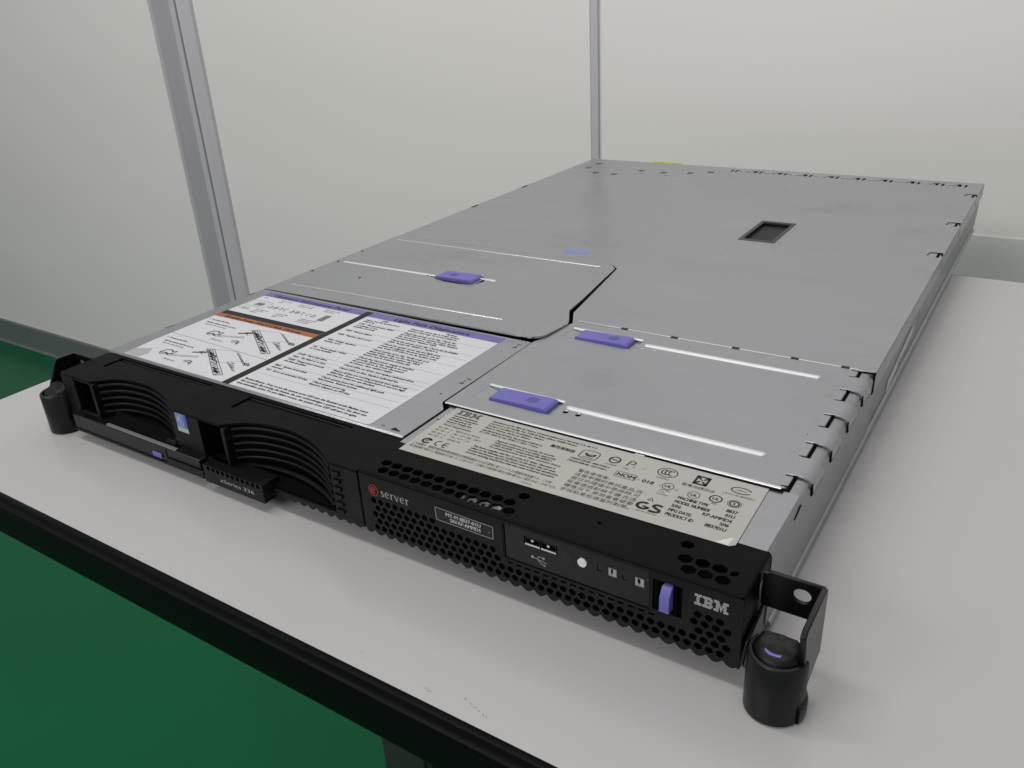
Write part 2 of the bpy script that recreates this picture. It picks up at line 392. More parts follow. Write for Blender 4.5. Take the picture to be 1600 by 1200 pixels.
# recess for the latch
rc = [(107, 246), (147, 246), (147, 262), (107, 262)]
vo, eo, fo, *_ = delaunay_2d_cdt([p for p in pts if not (105 < p[0] < 149 and 244 < p[1] < 264)] + [Vector(p) for p in rc],
    [(i, (i + 1) % len(lc)) for i in range(len(lc))] + [], [], 0, 1e-5)
vin = [tuple(p) for p in vo]
def isr(f):
    c = (sum(vin[i][0] for i in f) / 3, sum(vin[i][1] for i in f) / 3)
    return inside(c, lc) and not inside(c, rc)
keep = [list(f) for f in fo if isr(f)]; n = len(vin)
mb.add([LT(*p, T - 1.2) for p in vin] + [LT(*p, T + .1) for p in vin], [f[::-1] for f in keep] + [[i + n for i in f] for f in keep])
for lp in (lc, rc):
    k = len(lp); mb.add([LT(*p, T - 1.2) for p in lp] + [LT(*p, T + .1) for p in lp], [[i, (i + 1) % k, k + (i + 1) % k, k + i] for i in range(k)])
mb.add([LT(x, y, T - .5 + (.45 if x > 140 else 0)) for x, y in rc], [[0, 1, 2, 3]])
dr = 10   # down-turned front lip, coloured black as the shadow below the raised edge
f0 = [(x, 171.0 + .8 * x / 245) for x in (2, 60, 120, 180, 240)]
for a, b in zip(f0, f0[1:]):
    mb.add([LT(*a, T - .8), LT(*b, T - .8), (b[0], b[1] + .5, T - 3.2 + lift(*b) * .3), (a[0], a[1] + .5, T - 3.2 + lift(*a) * .3)], [[0, 1, 2, 3]], 1)
left = mb.build('access_panel', ['metal', 'void'], srv, smooth=30)
tag(left, 'smaller access panel with one purple latch and a cut corner, slightly raised')
mb = MB()
def lbead(x0, x1, y, w, h, y1=None):
    b = MB(); b.bead(x0, x1, y, w, h, T + .08, 0, y1); mb.add([(p[0], p[1], p[2] + lift(p[0], p[1])) for p in b.v], b.f)
lbead(8, 106, 250.4, 2.6, .6, 251); mb.build('stamped_rib', 'bright', left, smooth=60)
mb = MB(); lbead(143, 158, 259.6, 2.6, .6); mb.build('stamped_rib', 'bright', left, smooth=60)
mb = MB(); lbead(11, 209, 187.5, 1.6, .3, 191.6); mb.build('stamped_rib', 'lip', left, smooth=60); mb = MB(); lbead(6, 214, 322.5, 1.6, .3, 324.5); mb.build('stamped_rib', 'lip', left, smooth=60)
mb = MB()
for x, y in ((1.6, 281), (3, 249), (1.4, 220), (51.7, 222.5), (100, 249), (104, 249)): mb = MB(); mb.disc((x, y), 1.3 if x > 2 else 1.6, 1.3, T + .14 + lift(x, y)); mb.build('pin_hole', 'void', left)
def latch(parent, x0, x1, y0, y1, z, flip=False, lab=None):
    mb = MB()
    pr = [(x0, z - 1), (x0 + .6, z + 1.1), (x0 + 2, z + 1.5), (x1 - 4, z + 2.1), (x1 - 1.6, z + 1.9), (x1 - .3, z + .8), (x1, z - 1)]
    nn = len(pr)
    mb.add([(a, y0, b) for a, b in pr] + [(a, y1, b) for a, b in pr],
           [list(range(nn)), [nn + i for i in range(nn)][::-1]] + [[i, nn + i, nn + (i + 1) % nn, (i + 1) % nn] for i in range(nn)])
    o = mb.build('latch', 'purple', parent, bevel=.2)
    mb = MB(); cx = x0 + (x1 - x0) * (.30 if flip else .60)
    zt = lambda x: z + 1.53 + (x - x0 - 2) / (x1 - x0 - 6) * .6 + .02
    for i in range(4):
        x = cx + i * 1.7; h = (2.6, 3.6, 3.6, 2.4)[i]
        mb.face([(x - .3, (y0 + y1) / 2 - h, zt(x)), (x + .3, (y0 + y1) / 2 - h, zt(x)), (x + .3, (y0 + y1) / 2 + h, zt(x)), (x - .3, (y0 + y1) / 2 + h, zt(x))])
    for yy in (-1.8, 0, 1.8): mb.face([(cx - .8, (y0 + y1) / 2 + yy - .25, zt(cx) + .02), (cx + 6, (y0 + y1) / 2 + yy - .25, zt(cx + 6) + .02), (cx + 6, (y0 + y1) / 2 + yy + .25, zt(cx + 6) + .02), (cx - .8, (y0 + y1) / 2 + yy + .25, zt(cx) + .02)])
    mb.build('grip_mark', 'purpled', o)
    if lab: tag(o, lab)
    return o
latch(left, 109, 144, 246.6, 261.6, T + .4 + lift(125, 255), True)

# ---- right access panel
ZR = T + .8
rco = [(247.6, 76.2), (431.2, 76.6), (432.6, 78)]
tabs = [(185.6, 202.4), (153.6, 170.4), (121.2, 138.2), (88.6, 105.6)]
for y0, y1 in reversed(tabs): rco += [(432.6, y0 - 5), (433.6, y0 - 5), (433.6, y0 - .4)][:0]
rco += [(432.6, 212), (433, 213.4), (254.6, 211.6), (252.8, 206), (250.8, 181), (246.6, 170)]
holes = [[(x0, y0), (x1, y0), (x1, y1), (x0, y1)] for x0, x1, y0, y1 in ((257.5, 306.5, 88.6, 104.6), (258.5, 308, 184.6, 199.8))]
for x, y in ((312, 95.4), (319.5, 95.4)): holes.append(circ(x, y, 1.5, 10))
for x, y in ((313, 189), (321, 189.4)): holes.append(rect(x - 2.4, x + 1.4, y - .4, y + .4))
for x, y in ((429.3, 160.6), (429, 128.6)): holes.append(circ(x, y, 1.7, 14))
mb = MB(); mb.plate(rco, holes, ZR - 1.2, ZR)
for h in holes[:2]:
    x0, x1, y0, y1 = h[0][0], h[1][0], h[0][1], h[2][1]
    mb.add([(x0, y0, ZR - .35), (x0 + 9, y0, ZR - 1.15), (x1, y0, ZR - 1.15), (x1, y1, ZR - 1.15), (x0 + 9, y1, ZR - 1.15), (x0, y1, ZR - .35)], [[0, 1, 4, 5], [1, 2, 3, 4]])
mb.box(248.5, 431, 77.2, 78.4, T - 6, ZR - 1.25)
right = mb.build('access_panel', 'metal', srv, bevel=.4)
tag(right, 'larger access panel with two purple latches and a row of hinge tabs')
mb = MB(); mb.sweep([((248, 76.1, ZR - .5), (0, -1, 0), (0, 0, 1)), ((430.5, 76.5, ZR - .5), (0, -1, 0), (0, 0, 1))], [(0, -.4), (.6, -.35), (.9, 0), (.7, .4), (0, .55)])
mb.box(362, 367, 73.5, 74.3, T + .2, ZR - .4)
mb.build('front_lip', 'lip', right, smooth=50)
mb = MB(); mb.box(248.4, 431.8, 73.9, 77, T + .12, ZR - .46); mb.build('lip_shadow', 'void', right)  # black strip stands in for the shadow under the front lip
for a_ in ((310, 416.5, 99.9, 3.6, 1.15), (311.5, 416.8, 194.2, 3.4, 1.1), (257.6, 307, 104.9, 1.9, .8), (258.6, 308.5, 200.2, 1.9, .8)):
    mb = MB(); mb.bead(*a_, ZR - .02); mb.build('stamped_rib', 'bright', right, smooth=60)
mb = MB(); mb.sweep([((256, 212.6, T), (0, 1, 0), (0, 0, 1)), ((432, 214.0, T), (0, 1, 0), (0, 0, 1))], [(-.4, 0), (-.3, .9), (.3, 1.0), (.5, 0)])
mb.build('seam_edge', 'lip', right)
mb = MB()
for x, y in ((289, 213.3), (323, 213.6), (362, 213.9), (397, 214.2), (425, 214.3)): mb = MB(); mb.box(x - 2.2, x + 2.2, y - 1, y + .8, T + .6, T + 1.2); mb.build('seam_notch', 'legs', right)
latch(right, 266.6, 303.6, 90.0, 103.2, ZR - .3, lab='front purple latch of the larger panel')
latch(right, 266.8, 303.6, 186.0, 198.6, ZR - .3, lab='rear purple latch of the larger panel')
for y0, y1 in tabs:
    mb = MB(); path = []; th = .9
    pr = [(427.5, ZR + .12), (433.5, ZR + .45), (436.5, ZR + .3), (438.8, ZR - .5), (440.6, ZR - 2), (441.4, ZR - 4.2), (441.5, ZR - 6.6)]
    inn = [(x - .9 if i > 3 else x - .5 * (i > 2), z - 1.0 + (.5 if i > 4 else 0)) for i, (x, z) in enumerate(pr)]
    prof = pr + inn[::-1]; nn = len(prof)
    mb.add([(a, y0, b) for a, b in prof] + [(a, y1, b) for a, b in prof], [list(range(nn)), [nn + i for i in range(nn)][::-1]] + [[i, nn + i, nn + (i + 1) % nn, (i + 1) % nn] for i in range(nn)])
    t = mb.build('hinge_tab', 'metal', right, bevel=.15)
    mb = MB(); mb.plate([(y0 - 1.1, ZR - 2.6), (y0 - .15, ZR - 1.8), (y0 - .1, ZR - 7), (y1 + .4, ZR - 7.1), (y1 + .4, ZR - 8), (y0 - .6, ZR - 8), (y0 - 1.1, ZR - 7)], [], 440.6, 441.2, YZ)
    mb.build('hinge_slot', 'void', t)
# folded flank under the hinges, with gaps between the tabs
mb = MB()
pr = [(434.2, T - .4), (437, T - .5), (438.8, T - 1.1), (440, T - 2.3), (440.5, T - 4), (440.5, 5), (439.8, 5), (439.8, T - 4), (437, T - 1.6), (434.2, T - 1.5)]
nn = len(pr); ys = (32.5, 216)
mb.add([(a, ys[0], b) for a, b in pr] + [(a, ys[1], b) for a, b in pr], [list(range(nn)), [nn + i for i in range(nn)][::-1]] + [[i, nn + i, nn + (i + 1) % nn, (i + 1) % nn] for i in range(nn)])
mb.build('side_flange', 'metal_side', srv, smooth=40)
mb = MB()
for (a, b) in ((78, 88), (106.5, 120.6), (139, 153), (171, 185), (203, 212)):
    mb.plate([(432.7, a), (434.2, a), (434.2, b), (432.7, b)], [], T - .5, T - .3)
    mb.plate([(429.5, a - .1), (433.6, a - .3), (433.6, a + .9), (429.5, a + .5)], [], ZR - .1, ZR + .05)
    mb.plate([(429.0, b - .9), (433.6, b - .7), (433.6, b + .1), (429.0, b + .0)], [], ZR - .1, ZR + .05)
mb.plate([(433.6, 214.6), (441.6, 215.0), (441.6, 212.6), (440.4, 212.4), (440.2, 213.8), (433.6, 213.4)], [], T - .3, T + .1)
mb.plate([(212.4, 31), (216.2, 31), (216.2, T), (213.4, T), (213.6, 38)], [], 440.5, 440.9, YZ)
mb.plate([(63, 38.5), (72, 40.6), (72, 41.2), (62, 39.5)], [], 440.3, 440.7, YZ)
mb.build('flange_gap', 'void', right)
mb = MB()
for y in (176.5, 145, 112): mb = MB(); mb.ring((426.5, y - 1), 2.2, 1.8, .35, ZR + .03); mb.build('punch_mark', 'metal_side', right)

# ---- lid over the drives with the white service label
mb = MB()
lid = [(-1, 35.6), (251.2, 35.6), (251.2, 69.8), (246, 75.6), (245.4, 77), (245.4, 169.6), (-1, 169.6)]
mb.plate(lid, [circ(235.8, 150.5, .8, 8), rect(240.2, 241, 100.5, 106), rect(239.6, 240.4, 157.6, 162)], T - 1.2, T)
mb.box(-1, 251.2, 35.0, 35.9, T - 1.5, T - .3)
lidob = mb.build('drive_lid', 'metal', srv, bevel=.45)
mb = MB(); Z = T + .12
mb.face([(240.2, 38.2, Z), (247.2, 38.6, Z), (241.6, 41.2, Z)], 0)
for a, b in (((239.2, 100.2), (242.4, 100.2)), ((239.8, 106.6), (243, 106.8)), ((238.6, 157.6), (241.4, 157.4)), ((239.4, 162.4), (242.2, 162.4))): mb.line(a, b, .7, Z)
mb.line((-0.4, 154), (-.2, 160), .9, Z); mb.line((-0.4, 79), (0, 86), .6, Z); mb.line((233, 39.8), (235.4, 40.2), .5, Z); mb.disc((238.4, 84), .6, .6, Z)
mb.build('embossed_mark', 'ink', lidob)

Z = T + .1
mb = MB()
PAP, INK, GRY, BND, VIO, ORG = range(6)
lab = [(13.6, 37.2), (225.4, 36.6), (227.2, 38.4), (227.2, 160), (109, 160), (12.4, 160), (11.6, 126), (11.6, 60)]
mb.plate(lab, [], Z - .06, Z, XY, PAP)
Z1 = Z + .05
mb.rect(110.6, 116.6, 36.5, 166.4, Z1, BND)
mb.rect(11.0, 110.4, 117.8, 124.0, Z1, BND)
mb.rect(10.6, 110.4, 112.2, 117.6, Z1, ORG)
mb.rect(11.2, 110.4, 158.4, 166.2, Z1, VIO)
mb.rect(116.8, 227.2, 158.6, 167.0, Z1, VIO)
Z2 = Z + .1
mb.text('Light Path Diagnostics', 139, 160.4, 4.2, Z2, INK, bold=.02, w=63, shear=.1)
mb.text('Operator Information Panel', 20, 160.2, 3.9, Z2, INK, bold=.02, w=76, shear=.1)
mb.text('Simple-Swap Hard Disk Drives', 20, 113.2, 3.2, Z2, INK, bold=.01, w=76, shear=.1)
# right panel : two columns
mb.text('LED', 133, 155.2, 2.3, Z2, INK, bold=.02); mb.text('Action', 188, 155.2, 2.3, Z2, INK, bold=.02)
rows = [
 (['None, but the system error', 'LED is lit'], ['Check the event log in setup; review', 'system event logs to correct failures.']),
 (['CPU   Microprocessor failed', 'or missing, or not', 'installed correctly'], ['Check the system error log. Check the', 'lit CPU LED on the system board. Reseat', 'the microprocessor, then the VRM. Replace', 'microprocessor. Replace VRM.']),
 (['MEM  Memory failure'], ['Check the system error log. Check the lit DIMM', 'LEDs. Reseat the DIMM or replace it.']),
 (['NMI   Machine check error'], ['Check the system error log and light path,', 'reseat the adapter. Remove options one by', 'one. If the CPU LED is not lit, update code.']),
 (['VRM  Voltage regulator', 'module error'], ['Check system error log. Verify code is at', 'latest levels. Verify correct hardware is', 'installed. Reseat then replace the VRM.', 'System board, if above actions fail.']),
 (['PS1   Power supply 1 failed', 'or is not installed'], ['Check that the power supply is installed', 'correctly. Ensure the supply is on and', 'AC good LED is lit. If not, disconnect', 'AC power, then replace supply.']),
 (['DASD  Hard disk failed'], ['Check LEDs on drives and replace indicated drive.']),
 (['FAN   Fan failed or is slow'], ['Check LEDs on fans. Replace indicated fan.']),
 (['TEMP  Temperature exceeds', 'the limit specified'], ['Ensure all fans are working properly and replace any', 'failed fans. Ensure room temperature is not too high', 'and that air vents are not blocked.']),
 (['BRD   System board fault', 'detected'], ['Check system board for additional light path', 'information. Reboot system.']),
 (['PCI   Error on extended PCI bus'], ['Check system error log.', 'Remove adapters on PCI bus.']),
]
ln = sum(len(r[1]) for r in rows); y = 152.4; ph = 2.88; gp = 1.62
for l1, l2 in rows:
    for i, s_ in enumerate(l2): mb.text(s_, 160.5, y - i * ph, 1.95, Z2, INK, maxw=64, bold=.004)
    for i, s_ in enumerate(l1): mb.text(s_, 121, y - i * ph, 1.9, Z2, INK, maxw=36.5, bold=.004)
    y -= max(len(l1), len(l2)) * ph + gp * .5
    mb.line((118.5, y + ph * .62), (225, y + ph * .62), .16, Z1 + .01, GRY)
    y -= gp * .5
print('label last y', y)
note = ['Remind Button:  Press to put the system error LED into the Remind mode (flashes every', 'few seconds). By pressing the button, the user acknowledges a system error, but does not', 'take immediate action. If a new failure occurs, the system error LED will turn on again.']
for i, s_ in enumerate(note): mb.text(s_, 119.5, 46.2 - i * 3.1, 1.95, Z2, INK, maxw=(104, 103, 100)[i], bold=.012)
# upper left panel : icons and captions
for i, x in enumerate((36, 41, 46, 51, 58, 63, 68, 74, 79)):
    k = i % 4; yy = 142.5
    if k == 0: mb.poly([(x, yy - 2), (x + 1.6, yy + 2), (x + 3, yy - 2)], .5, Z2, INK, close=True)
    elif k == 1: mb.ring((x + 1.4, yy), 1.8, 2, .5, Z2, INK, n=14); mb.disc((x + 1.4, yy), .7, .8, Z2, INK)
    elif k == 2: mb.poly([(x, yy + 2), (x + 2.6, yy + 1.6), (x + 1, yy - .4), (x + 2.8, yy - 2.2)], .5, Z2, INK)
    else: mb.ring((x + 1.4, yy), 1.4, 2, .45, Z2, INK, a0=40, a1=300, n=12)
mb.ring((24, 143), 4.4, 3.6, .3, Z2, GRY); mb.rect(21, 28, 141, 145.4, Z2, GRY)
mb.poly([(14, 138), (33, 138), (33, 149), (14, 149)], .25, Z2, GRY, close=True)
mb.rect(89, 93, 137.5, 147, Z2, GRY); mb.poly([(88.6, 137), (93.4, 137), (93.4, 147.4), (88.6, 147.4)], .3, Z2, INK, close=True)
for x, yy, ls in ((16, 154.6, ['USB']), (34, 154.8, ['Power control', 'button']), (54, 154.8, ['System error and', 'information LEDs']), (80, 154.8, ['Diagnostics panel', 'release latch']),
                  (14, 134, ['Connector', 'for keyboard']), (30, 134, ['Hard disk drive', 'activity LED', '(green)']), (52, 134, ['Locator LED', 'and button', '(blue)']), (76, 134, ['System error LED', '(amber) lights if', 'a fault is found'])):
    for i, s_ in enumerate(ls): mb.text(s_, x, yy - i * 2.6, 1.5, Z2, INK, maxw=22)
# lower left panel : exploded line drawings
mb.line((12, 76), (110, 72), .3, Z2, GRY)
for k, (dx, dy) in enumerate(((0, 0), (-1.6, -36.5))):
    def Q(px, py): return (px + dx, py + dy)
    a_ = 105.6 if k == 0 else 69; 
    mb.text('%d.  To remove the drive:' % (k + 1), 14.4 + k, a_ - .6, 1.7, Z2, INK, w=21, bold=.01)
    mb.text('Pull the release handle out and', 17 + k * 2, a_ - 5.4, 1.6, Z2, INK, w=30, bold=.01); mb.text('slide the drive from bay', 19 + k * 2, a_ - 8.6, 1.6, Z2, INK, w=22)
    # hook at the left, push rod, lever
    mb.poly(crv([Q(35.6, 86), Q(37, 90), Q(41, 91.4), Q(44, 90), Q(46.6, 91.6)]), .9, Z2, INK); mb.poly(crv([Q(36, 85), Q(40, 87), Q(44, 86), Q(46, 88.6)]), 1.1, Z2, INK)
    mb.poly([Q(38, 83.6), Q(42, 85.4), Q(47, 84.6)], .5, Z2, INK); mb.line(Q(46.5, 91.8), Q(46.9, 86), .5, Z2, INK)
    mb.poly([Q(47, 86.4), Q(66, 92.4), Q(66.8, 91), Q(47.6, 85)], .3, Z2, INK, close=True)
    mb.line(Q(56.5, 95.3), Q(66.3, 99.2), 1.5, Z2, INK); mb.line(Q(60, 97.8), Q(66, 102), .7, Z2, INK); mb.line(Q(63, 97), Q(66, 95.6), .5, Z2, INK)
    # cage in perspective
    c0_, c1_, c2_, c3_ = Q(60.6, 103.6), Q(66.4, 105.2), Q(104.6, 80.2), Q(99.4, 77.4)
    mb.poly([c0_, c1_, c2_, c3_], .4, Z2, INK, close=True)
    L_ = lambda t, u: (c0_[0] + (c3_[0] - c0_[0]) * t + u * (c1_[0] - c0_[0] + (c2_[0] - c3_[0] - c1_[0] + c0_[0]) * t), c0_[1] + (c3_[1] - c0_[1]) * t + u * (c1_[1] - c0_[1] + (c2_[1] - c3_[1] - c1_[1] + c0_[1]) * t))
    mb.poly([L_(0, .72), L_(1, .72)], .35, Z2, INK)
    for q in range(26):
        t = q / 26 + .01
        mb.line(L_(t, .08 + .2 * (q % 3 == 0)), L_(min(t + .03, 1), .66 - .2 * (q % 4 == 1)), .3 + .4 * (q % 3 == 1), Z2, INK if q % 4 else GRY)
    for t in (.12, .2, .3, .72, .8, .86): mb.line(L_(t, .15), L_(t + .08, .55), 1.2, Z2, INK)
    mb.poly(crv([L_(.16, .3), L_(.3, .9), L_(.4, .3), L_(.52, .8), L_(.6, .4)]), .7, Z2, INK)
    # thin outline of the machine and its rails
    mb.poly([Q(66.4, 105.4), Q(83, 109), Q(107.5, 95.5)], .2, Z2, GRY); mb.poly([Q(78, 95), Q(86.7, 92), Q(100, 100.4)], .2, Z2, GRY)
    for o_ in (0, 1.1): mb.line(Q(85 + o_, 108 + o_ * .3), Q(105.6 + o_, 95.7 + o_ * .3), .45 - .15 * o_, Z2, INK); mb.line(Q(91.6 + o_, 94.4 + o_ * .3), Q(106.4 + o_, 86.6 + o_ * .3), .45 - .15 * o_, Z2, INK)
    mb.poly(crv([Q(94, 95), Q(97, 95.4), Q(96.4, 92.6), Q(100, 92.8), Q(99.6, 90.6), Q(103, 90.6)]), .5, Z2, INK)
    mb.poly([Q(102.6, 99), Q(105.6, 99.6), Q(108.8, 97), Q(105.4, 96.4)], .5, Z2, INK, close=True); mb.line(Q(104, 98.4), Q(107.6, 97.4), .8, Z2, INK)
    # small catch
    mb.poly([Q(63, 83.6), Q(66, 85.4), Q(70.4, 84.6)], .7, Z2, INK); mb.poly(crv([Q(65, 81.6), Q(67, 83.4), Q(69.4, 82.4), Q(71.6, 83)]), .6, Z2, INK); mb.line(Q(68.6, 85), Q(71, 80.6), .7, Z2, INK)
    mb.text('LED (green)', 47 + dx, 79.6 + dy, 1.5, Z2, INK, w=11)
# smeared corner
sm = MB()
tag(mb.build('service_label', ['paper', 'ink', 'inkg', 'band', 'viol', 'orange'], lidob), 'white service label with violet and orange title bars')
mb = MB(); mb.plate([(14, 38), (27, 37.8), (29, 44), (24, 51), (13.4, 46)], [], Z + .12, Z + .15); mb.build('peeling_corner', 'dimpaper', lidob)

# ---- strip behind the right bezel with the beige type label
mb = MB(); mb.plate([(252.6, 30), (439, 30), (439, 76), (252.6, 76)], [circ(255.2, 60, .9, 8)], T - 1.5, T - .35)
mb.build('front_deck', 'metal', srv, bevel=.4)
Z = T + .12; mb = MB()
mb.plate([(257.6, 24.6), (425, 26.6), (427, 28.4), (426, 75.4), (257, 75.4)], [], Z - .08, Z, XY, 0)
mb.face([(424.4, 26.8, Z + .03), (419, 26.7, Z + .03), (424.8, 33, Z + .03)], 3)
Z += .05
def tx(s_, x, y, h, w=None, **k): mb.text(s_, x, y, h, Z, 1, w=w, **k)
def bars(mb, x, y, W, H, z, m, xf):
    """three slab letters cut into eight bars"""
    I = [[(0, 9)], [(0, 9)]] + [[(2.6, 6.4)]] * 4 + [[(0, 9)], [(0, 9)]]
    B = [[(0, 11)], [(0, 12.4)], [(2.5, 6.2), (9, 13)], [(2.5, 11.6)], [(2.5, 11.6)], [(2.5, 6.2), (9, 13)], [(0, 12.4)], [(0, 11)]]
    Mm = [[(0, 6.4), (11.6, 18)], [(0, 7.1), (10.9, 18)], [(2.5, 7.8), (10.2, 15.5)], [(2.5, 8.5), (9.5, 15.5)], [(2.5, 6), (6.7, 11.3), (12, 15.5)], [(2.5, 6), (7.4, 10.6), (12, 15.5)], [(0, 6), (8, 10), (12, 18)], [(0, 6), (8.7, 9.3), (12, 18)]]
    kx = W / 42.; hh = H / 8
    for off, L in ((0, I), (10, B), (24, Mm)):
        for r, iv in enumerate(L):
            for a, b in iv:
                y1 = y + H - r * hh
                mb.rect(x + (off + a) * kx, x + (off + b) * kx, y1 - hh * .68, y1, z, m, xf)
bars(mb, 261, 67.6, 14.4, 5.0, Z, 1, XY)
for i, s_ in enumerate(['International Business', 'Machines Corporation', 'Mechanicsburg, PA', 'Research Triangle Park']): tx(s_, 261.4, 65.2 - i * 2.25, 1.45, w=(15, 16.5, 14, 16)[i], bold=.012)
mb.line((261.4, 57.4), (278, 57.4), .15, Z, 1)
tx('Power Requirements', 262, 55.0, 1.45, bold=.012, maxw=18)
for i, (a, b) in enumerate((('IEC 60 - 2', '8837-01U 50-60'), ('IEC 60 - 2', '100 - 127 / 200 - 240 V'), ('IEC 60 - 2', '9.4 / 4.7 / 1.6'), ('IEC 60 - 2', '50/60 Hz'))):
    tx(a, 261.4, 51.6 - i * 2.9, 1.6, w=8.6); tx(b, 272.4 + .3 * i, 51.6 - i * 2.9, 1.6, maxw=17)
# C-tick, CE
mb.ring((265, 37.8), 2.3, 2.1, 1.2, Z, 1, a0=20, a1=330); mb.line((264, 37.6), (267, 39.6), 1.1, Z, 1)
mb.ring((272.2, 38.0), 1.9, 2.1, .7, Z, 1, a0=75, a1=285, n=14); mb.ring((276.8, 38.0), 1.9, 2.1, .7, Z, 1, a0=75, a1=285, n=14); mb.line((275, 38.0), (277.4, 38.0), .7, Z, 1)
for i, s_ in enumerate(['Manufactured for IBM de Mexico Commercializacion y Servicios S.A. de C.V.', 'Carretera a El Castillo No. 2200 El Salto, Jalisco 45680 Mexico', 'Product Certified in Guadalajara, Mexico', 'Made in Mexico, Hecho en Mexico']): tx(s_, 283.2, 69.4 - i * 2.4, 1.5, w=(61, 51, 33.6, 27)[i], bold=.012)
for i, s_ in enumerate(['CERTIFICATION NOTICE: This product conforms to', '21 CFR 1040.10 and 1040.11 Class 1 Laser']): tx(s_, 283, 59.4 - i * 2.2, 1.45, w=(36, 35)[i], bold=.008)
for i, s_ in enumerate(['Appareil conforme aux normes de securite', 'Telecommunications and safety approvals', 'LASER KLASSE 1 entsprechend EN 60825-1', 'Produktsicherheit nach dem neusten Stand']): tx(s_, 296.3, 53.4 - i * 2.2, 1.45, w=(33, 35, 34, 40)[i], bold=.012)
for i, s_ in enumerate(['This device complies with Part 15 of the FCC Rules. Operation is', 'subject to the following two conditions: (1) this device may not cause', 'harmful interference, and (2) this device must accept any interference', 'received, including interference that may cause undesired operation.']): tx(s_, 288.8, 43.8 - i * 2.2, 1.5, w=(46.5, 48, 50.5, 50)[i], bold=.014)
jp = ['この装置は、情報処理装置等電波障害自主規制協議会(VCCI)の基準に基づくクラスA情報技術装置です。この装', '置を家庭環境で使用すると電波妨害を引き起こすことがあります。この場合には使用者が適切な対策を講ずるよう要求されることがあります。']
for i, s_ in enumerate(jp): tx(s_, 259.8, 32.6 - i * 2.9, 1.7, w=(80, 84)[i], bold=.0)
tx('VCCI-A', 327, 27.0, 1.3, maxw=9)
cn = ['警告使用者:', '這是甲類的資訊產品,在', '居住的環境中使用時,可', '能會造成射頻干擾,在這', '種情況下,使用者會被要', '求採取某些適當的對策。']
for i, s_ in enumerate(cn): tx(s_, 345.4, 47.6 - i * 3.4, 2.1, w=(16, 34, 34, 34, 34, 34)[i], bold=.0)
tx('墨西哥制造', 322.4, 61.4, 2.0, w=13.4, bold=.012)
# safety marks
mb.poly(crv([(339, 65.2), (340, 66.6), (343.4, 66.9), (347, 66.6), (348, 65.2), (348, 61), (347, 59.4), (343.4, 59.0), (340, 59.4), (339, 61), (339, 65.2)]), .45, Z, 1)
mb.poly([(341, 64), (343.4, 62.8), (346.6, 64.2), (345.6, 62), (342.6, 62)], .8, Z, 1, close=True); mb.line((340.8, 60.5), (346.6, 60.5), .4, Z, 1)
tx('CANADA ICES-003 - NMB CLASSE A', 336.4, 56.4, 1.35, w=20.5, bold=.01); tx('CANADA NMB-003 - ICES CLASS A', 336.2, 54.0, 1.35, w=20.5, bold=.01)
mb.ring((356.2, 64.6), 2.6, 2.7, .8, Z, 1); mb.line((353.8, 65), (358.6, 64.2), .7, Z, 1); tx('N10609', 353.4, 59.4, 1.3, maxw=6.4)
mb.line((363.0, 62.4), (363.6, 67.4), .7, Z, 1); mb.ring((364.6, 66), 1.6, 1.4, .6, Z, 1, a0=-100, a1=110, n=10); mb.ring((367.4, 63.2), 1.1, 1.3, .2, Z, 1, a0=90, a1=270, n=8); mb.poly([(369.8, 65.6), (371.4, 62.4), (372.6, 66)], .2, Z, 2); mb.line((371.4, 62.4), (371.2, 68), .2, Z, 2)
tx('ME61', 362.6, 59.6, 1.1)
tx('NOM', 362.4, 53.0, 2.7, w=8.6, bold=.03); mb.poly([(361.6, 52.2), (371.6, 52.2), (371.6, 56.6), (361.6, 56.6)], .3, Z, 1, close=True); tx('- 018', 372.6, 53.0, 2.7, w=7.6, bold=.03)
mb.ring((382.3, 65.6), 4.6, 3.8, .5, Z, 1)
for k in (0, 1.9, 3.8): mb.ring((380.9 + k * .9, 65.6), 1.4, 1.9, .65, Z, 1, a0=60, a1=300, n=10)
tx('A000762', 379, 59.6, 1.2, maxw=6.4)
# recycling square
for (a, b, c_, d) in ((395.0, 401.6, 69.0, 70.1), (395.0, 401.6, 62.6, 63.7), (395.0, 396.1, 62.6, 70.1), (400.5, 401.6, 62.6, 70.1)): mb.rect(a, b, c_, d, Z, 1)
for a, b in (((396, 69.2), (397.6, 67.2)), ((400.6, 69.2), (399, 67.2)), ((396, 63.6), (397.6, 65.6)), ((400.6, 63.6), (399, 65.6))): mb.line(a, b, 1.1, Z, 1)
mb.rect(397.9, 398.7, 65.9, 66.9, Z, 1)
tx('廢電池請回收', 391.2, 59.4, 1.8, w=15.4)
for (cx, cy, w_) in ((386.9, 55.2, .35), (399.4, 54.0, .35), (408.7, 55.6, .65)):
    mb.ring((cx, cy), 2.6, 2.6, w_, Z, 1); mb.text('UL', cx - 1.5, cy - 1.0, 1.9, Z, 1, w=3.0, bold=.02)
tx('c', 383, 54, 1.4); tx('US', 390.2, 53.6, 1.2)
for i, s_ in enumerate(('LISTED', 'I.T.E.', 'E139761')): tx(s_, 384.8, 51.2 - i * 1.9, 1.1, maxw=5)
mb.ring((416.9, 55.6), 2.9, 2.8, .3, Z, 1); mb.ring((416.9, 55.6), 2.0, 1.9, .7, Z, 1); mb.text('S', 416.2, 54.7, 1.9, Z, 1, bold=.02); tx('AR', 408, 51.2, 1.4)
mb.ring((416.2, 66.6), 4.4, 2.4, .6, Z, 1, a0=20, a1=340, n=20) ; tx('MERCI', 414.2, 66, 1.2); tx('I-A101-04-IBMSERV', 409.4, 61.6, 1.4, w=14)
